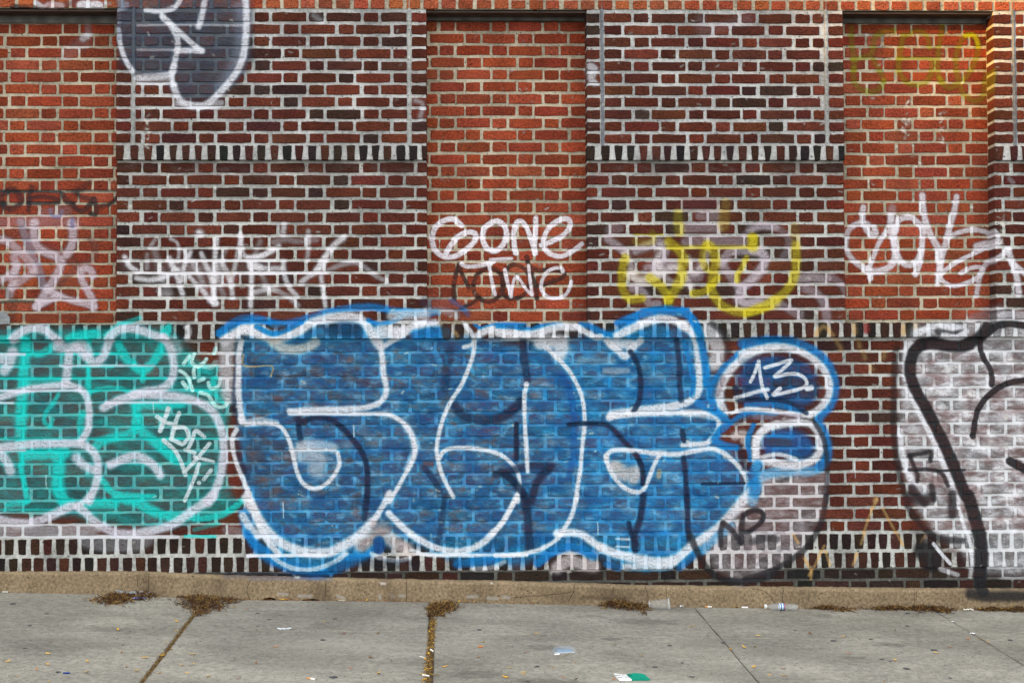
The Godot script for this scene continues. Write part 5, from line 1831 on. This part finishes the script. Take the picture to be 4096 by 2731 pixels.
	sp(w, 42, 0.93, [900, 1250, 912, 1195, 980, 1162, 1150, 1170, 1330, 1192, 1500, 1198, 1650, 1170, 1790, 1150, 1880, 1180, 1960, 1240, 2032, 1312, 2085, 1400, 2098, 1500, 2080, 1600], 0.55)
	sp(Color8(196, 188, 186), 120, 0.85, [980, 1310, 1060, 1370, 1150, 1350, 1130, 1400])
	sp(Color8(200, 160, 116), 40, 0.6, [1350, 1340, 1345, 1390])
	sp(w, 38, 0.93, [895, 1215, 922, 1310, 980, 1410, 1052, 1480, 1150, 1520, 1212, 1500, 1262, 1400, 1302, 1300, 1345, 1215], 0.55)
	sp(NAVY, 40, 0.85, [1150, 1200, 1195, 1290, 1212, 1400, 1210, 1450], 0.5)
	sp(NAVY, 44, 0.88, [1545, 1000, 1560, 1085], 0.5)
	sp(NAVY, 42, 0.88, [1555, 1230, 1570, 1350, 1576, 1450, 1582, 1600], 0.5)
	sp(NAVY, 26, 0.85, [1715, 1450, 1900, 1448, 2070, 1446], 0.5)
	sp(NAVY, 60, 0.7, [2030, 1140, 2060, 1230, 2080, 1310])
	# right swirl
	sp(Color8(14, 70, 130), 190, 0.75, [2100, 560, 2200, 500, 2340, 480])
	sp(NAVY, 60, 0.85, [2000, 640, 2030, 740, 2130, 750, 2340, 740])
	sp(BLUE, 66, 0.93, [2340, 240, 2180, 265, 2050, 340, 1935, 440, 1850, 540, 1800, 640, 1800, 760])
	sp(w, 72, 0.93, [2340, 285, 2200, 318, 2080, 378, 1965, 470, 1895, 580, 1865, 680, 1872, 770, 1905, 850])
	sp(Color8(90, 70, 80), 70, 0.4, [1880, 560, 1830, 680])
	sp(BLUE, 64, 0.93, [1680, 770, 1760, 800, 1860, 858, 1930, 940, 1860, 1005, 1822, 1080, 1900, 1122, 2000, 1140])
	sp(Color8(196, 186, 186), 80, 0.85, [1990, 1045, 2060, 1030, 2070, 1080])
	sp(BLUE, 50, 0.9, [1960, 930, 2050, 870, 2200, 845, 2340, 850])
	sp(w, 30, 0.92, [1960, 850, 2080, 815, 2200, 820, 2340, 838])
	sp(Color8(90, 90, 110), 40, 0.6, [2000, 940, 2100, 890, 2300, 890])
	sp(BLUE, 46, 0.93, [2150, 950, 2112, 1040, 2105, 1120, 2122, 1240])
	sp(BLUE, 60, 0.9, [2090, 1560, 2130, 1460, 2220, 1380, 2340, 1340])
	sp(w, 68, 0.93, [2182, 1285, 2165, 1150, 2180, 1060, 2240, 985, 2340, 945])
	fr(2000, 1990, 2.117)
	sp(NAVY, 66, 0.8, [205, -20, 232, 150, 240, 300, 250, 440])
	sp(NAVY, 52, 0.88, [1215, -20, 1185, 180, 1135, 330, 1142, 450])
	sp(NAVY, 40, 0.88, [1090, 215, 1110, 300, 1155, 390])
	sp(NAVY, 44, 0.88, [1588, -20, 1590, 200, 1600, 400])
	sp(w, 38, 0.93, [145, -20, 82, 110, 22, 210, -60, 300], 0.55)
	sp(w, 38, 0.93, [652, -20, 612, 130, 562, 230, 482, 345, 382, 412, 282, 452, 100, 482, -40, 486], 0.55)
	sp(w, 64, 0.93, [480, 300, 600, 292, 700, 315, 780, 372, 850, 420])
	sp(BLUE, 76, 0.92, [320, 550, 440, 460, 580, 412, 700, 440, 780, 500])
	sp(Color8(200, 192, 194), 110, 0.85, [480, 590, 580, 530, 690, 560, 790, 580])
	sp(w, 79, 0.93, [850, 415, 950, 460, 1100, 502, 1250, 530, 1380, 540, 1500, 510, 1600, 425, 1700, 352, 1830, 272, 1910, 195, 1995, 100, 2060, 20, 2130, -60])
	sp(w, 60, 0.8, [1060, 580, 1250, 580, 1400, 578, 1480, 545])
	sp(w, 18, 0.7, [980, 345, 1090, 350])
	sp(w, 18, 0.7, [980, 410, 1090, 415])
	sp(BLUE, 64, 0.92, [1700, 460, 1830, 335, 1960, 245])
	sp(BLUE, 60, 0.7, [900, 560, 1000, 590])
	sp(BLUE, 60, 0.7, [1520, 590, 1620, 500, 1680, 440])
	fr(2996, 1250)
	sp(BLUE, 84, 0.92, [-60, 262, 150, 240, 350, 250, 520, 305, 640, 405, 708, 520, 728, 650, 690, 780, 615, 865, 590, 930, 642, 1040, 668, 1170, 640, 1270, 540, 1335, 300, 1345, 110, 1390, 60, 1480, 30, 1600])
	fill(Color8(6, 84, 140), Color8(10, 54, 90), 0.86, 0.96, [-60, 430, 150, 355, 350, 345, 500, 425, 600, 560, 600, 700, 520, 800, 300, 790, 100, 770, -60, 730])
	sp(Color8(70, 44, 46), 70, 0.4, [230, 600, 400, 590, 480, 690])
	sp(BLUE, 50, 0.85, [-20, 785, 200, 780, 450, 825])
	fill(BLUE, Color8(8, 84, 150), 0.8, 0.94, [110, 1050, 200, 990, 320, 960, 480, 1010, 570, 1100, 540, 1230, 400, 1250, 250, 1200, 100, 1210])
	sp(Color8(70, 50, 60), 60, 0.6, [180, 1090, 340, 1100])
	sp(w, 64, 0.93, [-60, 345, 60, 312, 180, 290, 310, 292, 450, 335, 570, 412, 652, 510, 684, 620, 664, 730, 595, 812, 520, 866])
	sp(w, 42, 0.92, [-20, 815, 150, 825, 320, 850, 440, 870, 520, 866])
	sp(Color8(150, 140, 160), 60, 0.5, [60, 880, 250, 880, 420, 890])
	sp(w, 66, 0.93, [60, 1330, 60, 1180, 75, 1060, 140, 985, 250, 950, 400, 930, 510, 940, 580, 1000, 612, 1090, 592, 1190, 512, 1265, 380, 1292, 220, 1275, 130, 1260])
	sp(w, 36, 0.89, [110, 1220, 250, 1200, 400, 1240])
	sp(NAVY, 36, 0.75, [-20, 735, 150, 735, 300, 745, 400, 790, 490, 850], 0.5)
	sp(Color8(30, 34, 44), 40, 0.8, [560, 930, 622, 1040, 645, 1120, 662, 1230, 665, 1350, 655, 1600])
	sp(w, 30, 0.93, [70, 440, 45, 520, 12, 585], 0.35)
	sp(w, 32, 0.93, [82, 410, 95, 520, 112, 620, 155, 720], 0.35)
	sp(w, 34, 0.9, [-120, 720, -20, 695, 60, 670, 160, 650], 0.5)
	sp(w, 32, 0.93, [135, 465, 240, 435, 360, 402, 290, 475, 220, 540, 330, 518, 420, 522, 478, 560, 488, 610, 430, 645, 310, 675, 215, 695], 0.35)
	sp(w, 34, 0.9, [205, 690, 265, 640], 0.35)
	sp(w, 45, 0.93, [495, 642, 530, 635], 0.35)

func spray_right() -> void:
	# pale wash round the foot of the swirl, then the black-outlined white piece
	fr(0, 0, 1.0)
	fill(Color8(196, 190, 196), Color8(210, 206, 212), 0.42, 0.74, [2790, 2190, 2900, 2060, 2990, 1960, 3030, 1880, 3200, 1850, 3310, 1900, 3290, 2060, 3210, 2200, 3080, 2300, 2950, 2330, 2860, 2280])
	fill(Color8(120, 100, 104), Color8(80, 74, 80), -0.2, 0.5, [2860, 2120, 3000, 2080, 3200, 2100, 3150, 2250, 2950, 2260])
	sp(BLUE, 46, 0.8, [3020, 1960, 3012, 1900, 3030, 1860])
	fr(2000, 1990, 2.117)
	sp(Color8(30, 32, 38), 52, 0.8, [1610, 320, 1650, 420, 1690, 500, 1740, 580, 1800, 645, 1900, 690, 2050, 712, 2200, 692, 2340, 640])
	var k := Color8(34, 34, 40)
	sp(k, 44, 0.78, [1868, 400, 1868, 290, 1890, 215], 0.5)
	sp(k, 44, 0.78, [1890, 215, 1960, 270, 2040, 380], 0.5)
	sp(k, 44, 0.8, [2040, 380, 2045, 260, 2060, 150], 0.5)
	sp(k, 42, 0.8, [2060, 150, 2150, 105, 2222, 130, 2215, 200, 2120, 280, 2080, 290], 0.5)
	sp(k, 60, 0.5, [2130, 370, 2250, 340, 2340, 350])
	fr(2996, 1990, 1.209)
	sp(k, 26, 0.75, [375, -10, 362, 80, 332, 160, 275, 240, 182, 312, 82, 362, -20, 392])
	sp(k, 18, 0.7, [-10, 70, 40, 60, 70, 80, 60, 120, 0, 160])
	# tan scraps of an older tag
	for q in [[620, 5, 590, 70, 562, 150, 540, 222], [650, 55, 690, 130, 742, 225], [852, 180, 830, 215], [362, 230, 312, 335, 290, 375], [370, 260, 388, 325], [520, 270, 500, 325], [265, 290, 300, 350, 300, 390], [215, 180, 235, 215]]:
		sp(TAN, 15, 0.72, q, 0.6)
	sp(TAN, 34, 0.7, [612, 12])
	fr(2996, 1250)
	sp(TAN, 44, 0.66, [565, 180, 600, 130, 640, 125, 700, 190], 0.8)
	for q in [[885, 110, 890, 170], [1298, 120, 1300, 170], [1405, 95, 1400, 130], [1590, 115, 1600, 130], [745, 240, 780, 300], [930, 250, 940, 290], [1040, 465, 1050, 480], [975, 350, 985, 385], [1150, 350, 1140, 385]]:
		sp(TAN, 46, 0.6, q, 0.9)
	sp(Color8(130, 44, 40), 60, 0.8, [985, 110, 990, 150])
	# white ground of the right piece
	fill(Color8(196, 200, 206), Color8(212, 215, 220), 0.58, 0.90, [1380, 90, 1480, 95, 1900, 75, 2500, 60, 2500, 2240, 1900, 2220, 1820, 2060, 1720, 1980, 1560, 1850, 1440, 1700, 1350, 1500, 1290, 1300, 1262, 1050, 1262, 700, 1275, 420, 1320, 260], 30.0)
	fill(Color8(120, 92, 94), Color8(96, 70, 70), -0.4, 0.62, [1500, 330, 2500, 340, 2500, 1900, 1900, 1800, 1400, 1400, 1300, 900, 1500, 900], 46.0)
	fill(Color8(226, 228, 232), WHITE, -0.4, 0.85, [1450, 330, 2500, 300, 2500, 2200, 2000, 1700, 1700, 1100, 1450, 700], 40.0)
	fill(Color8(64, 56, 58), Color8(84, 60, 56), 0.1, 0.72, [1380, 1640, 1560, 1850, 1720, 1990, 1840, 2060, 1800, 2200, 1500, 2200, 1380, 1900], 20.0)
	var w := WHITE
	sp(w, 55, 0.89, [1440, 160, 1540, 120, 1680, 120, 1780, 130])
	sp(w, 55, 0.89, [1360, 250, 1330, 400, 1330, 560])
	sp(w, 50, 0.9, [1340, 620, 1440, 830, 1540, 1030, 1600, 1150, 1660, 1300, 1710, 1440, 1770, 1600])
	sp(w, 55, 0.89, [1280, 1000, 1290, 1150, 1330, 1300, 1390, 1440])
	var b := Color8(30, 31, 35)
	sp(b, 52, 0.68, [1250, 300, 1238, 420, 1232, 600, 1228, 800, 1225, 950, 1238, 1100, 1258, 1250, 1285, 1400, 1320, 1540, 1370, 1680, 1450, 1790, 1550, 1880, 1660, 1920, 1810, 1930])
	sp(b, 60, 0.7, [1590, 160, 1700, 190, 1800, 170])
	sp(b, 100, 0.97, [2010, 120, 1970, 190, 1900, 240, 1820, 280, 1700, 280, 1560, 255, 1460, 270], 0.3)
	sp(b, 96, 0.98, [1470, 268, 1405, 320, 1372, 420, 1370, 520, 1400, 620, 1440, 700, 1500, 800, 1562, 920, 1622, 1040, 1680, 1160, 1732, 1280, 1782, 1400, 1840, 1560], 0.25)
	sp(w, 46, 0.9, [1640, 190, 1740, 205, 1830, 160])
	sp(b, 60, 0.95, [2340, 112, 2200, 95, 2085, 115, 2020, 170, 1960, 200], 0.3)
	sp(b, 44, 0.9, [1965, 220, 1965, 300, 1990, 380, 2035, 450, 2062, 530, 2062, 610], 0.3)
	sp(b, 50, 0.95, [2340, 572, 2220, 590, 2110, 640, 2010, 725, 1945, 820, 1920, 920, 1900, 1045], 0.25)
	sp(b, 74, 0.97, [2215, 1258, 2290, 1295, 2380, 1340], 0.25)
	sp(b, 34, 0.85, [1540, 1255, 1540, 1180, 1460, 1195, 1360, 1205], 0.5)
	sp(b, 34, 0.85, [1368, 1215, 1400, 1300, 1432, 1375, 1430, 1425], 0.5)
	sp(b, 34, 0.8, [1365, 1330, 1500, 1328, 1600, 1340, 1655, 1385, 1690, 1465], 0.5)
	sp(b, 60, 0.8, [1385, 1480, 1430, 1550, 1490, 1610], 0.5)
	sp(b, 50, 0.8, [1550, 1470, 1570, 1580], 0.5)
	sp(b, 24, 0.8, [1600, 1340, 1830, 1332], 0.5)
	fr(2996, 1990, 1.209)
	sp(b, 50, 0.75, [780, -10, 830, 10, 880, 0])
	sp(b, 40, 0.8, [985, -20, 985, 80])
	sp(b, 62, 0.98, [1062, -10, 1090, 80, 1115, 180, 1122, 280, 1120, 380, 1120, 445], 0.2)
	sp(b, 90, 0.9, [840, 255, 890, 275, 880, 310], 0.3)
	sp(w, 18, 0.93, [890, 220, 930, 270, 972, 318], 0.35)
	sp(w, 16, 0.92, [1012, 20, 1032, 110, 1060, 190, 1072, 250, 1076, 318], 0.35)
	sp(WASH, 24, 0.8, [930, 345, 1010, 372])
	sp(WASH, 20, 0.8, [1076, 330, 1072, 378])
	sp(b, 50, 0.85, [1060, 458, 1130, 472, 1200, 470, 1340, 470])
	# cement scabs and splashes on the plinth
	fr(1000, 1990, 2.117, FRONT)
	for q in [[240, 812, 310, 818], [410, 830, 515, 832], [1095, 825, 1098, 850], [1265, 828, 1300, 830], [1840, 838, 1920, 834], [2010, 848, 2090, 852], [2140, 840, 2190, 846], [735, 830, 790, 850], [1190, 820, 1215, 838]]:
		sp(Color8(150, 148, 142), 22, 0.55, q, 0.9)
	for q in [[-900, 700, -880, 800], [1150, 720, 1190, 840], [-260, 730, -250, 820], [3000, 800, 3060, 880], [2500, 800, 2760, 850], [600, 780, 640, 860], [2900, 800, 3200, 820]]:
		sp(Color8(78, 66, 52), 90, 0.3, q, 0.9)
	sp(Color8(70, 58, 46), 34, 0.45, [2820, 845, 3000, 850, 3180, 855], 0.9)
	fr(1000, 1990, 2.117)
	sp(Color8(90, 110, 136), 22, 0.16, [0, 684, 300, 682, 700, 686], 0.9)
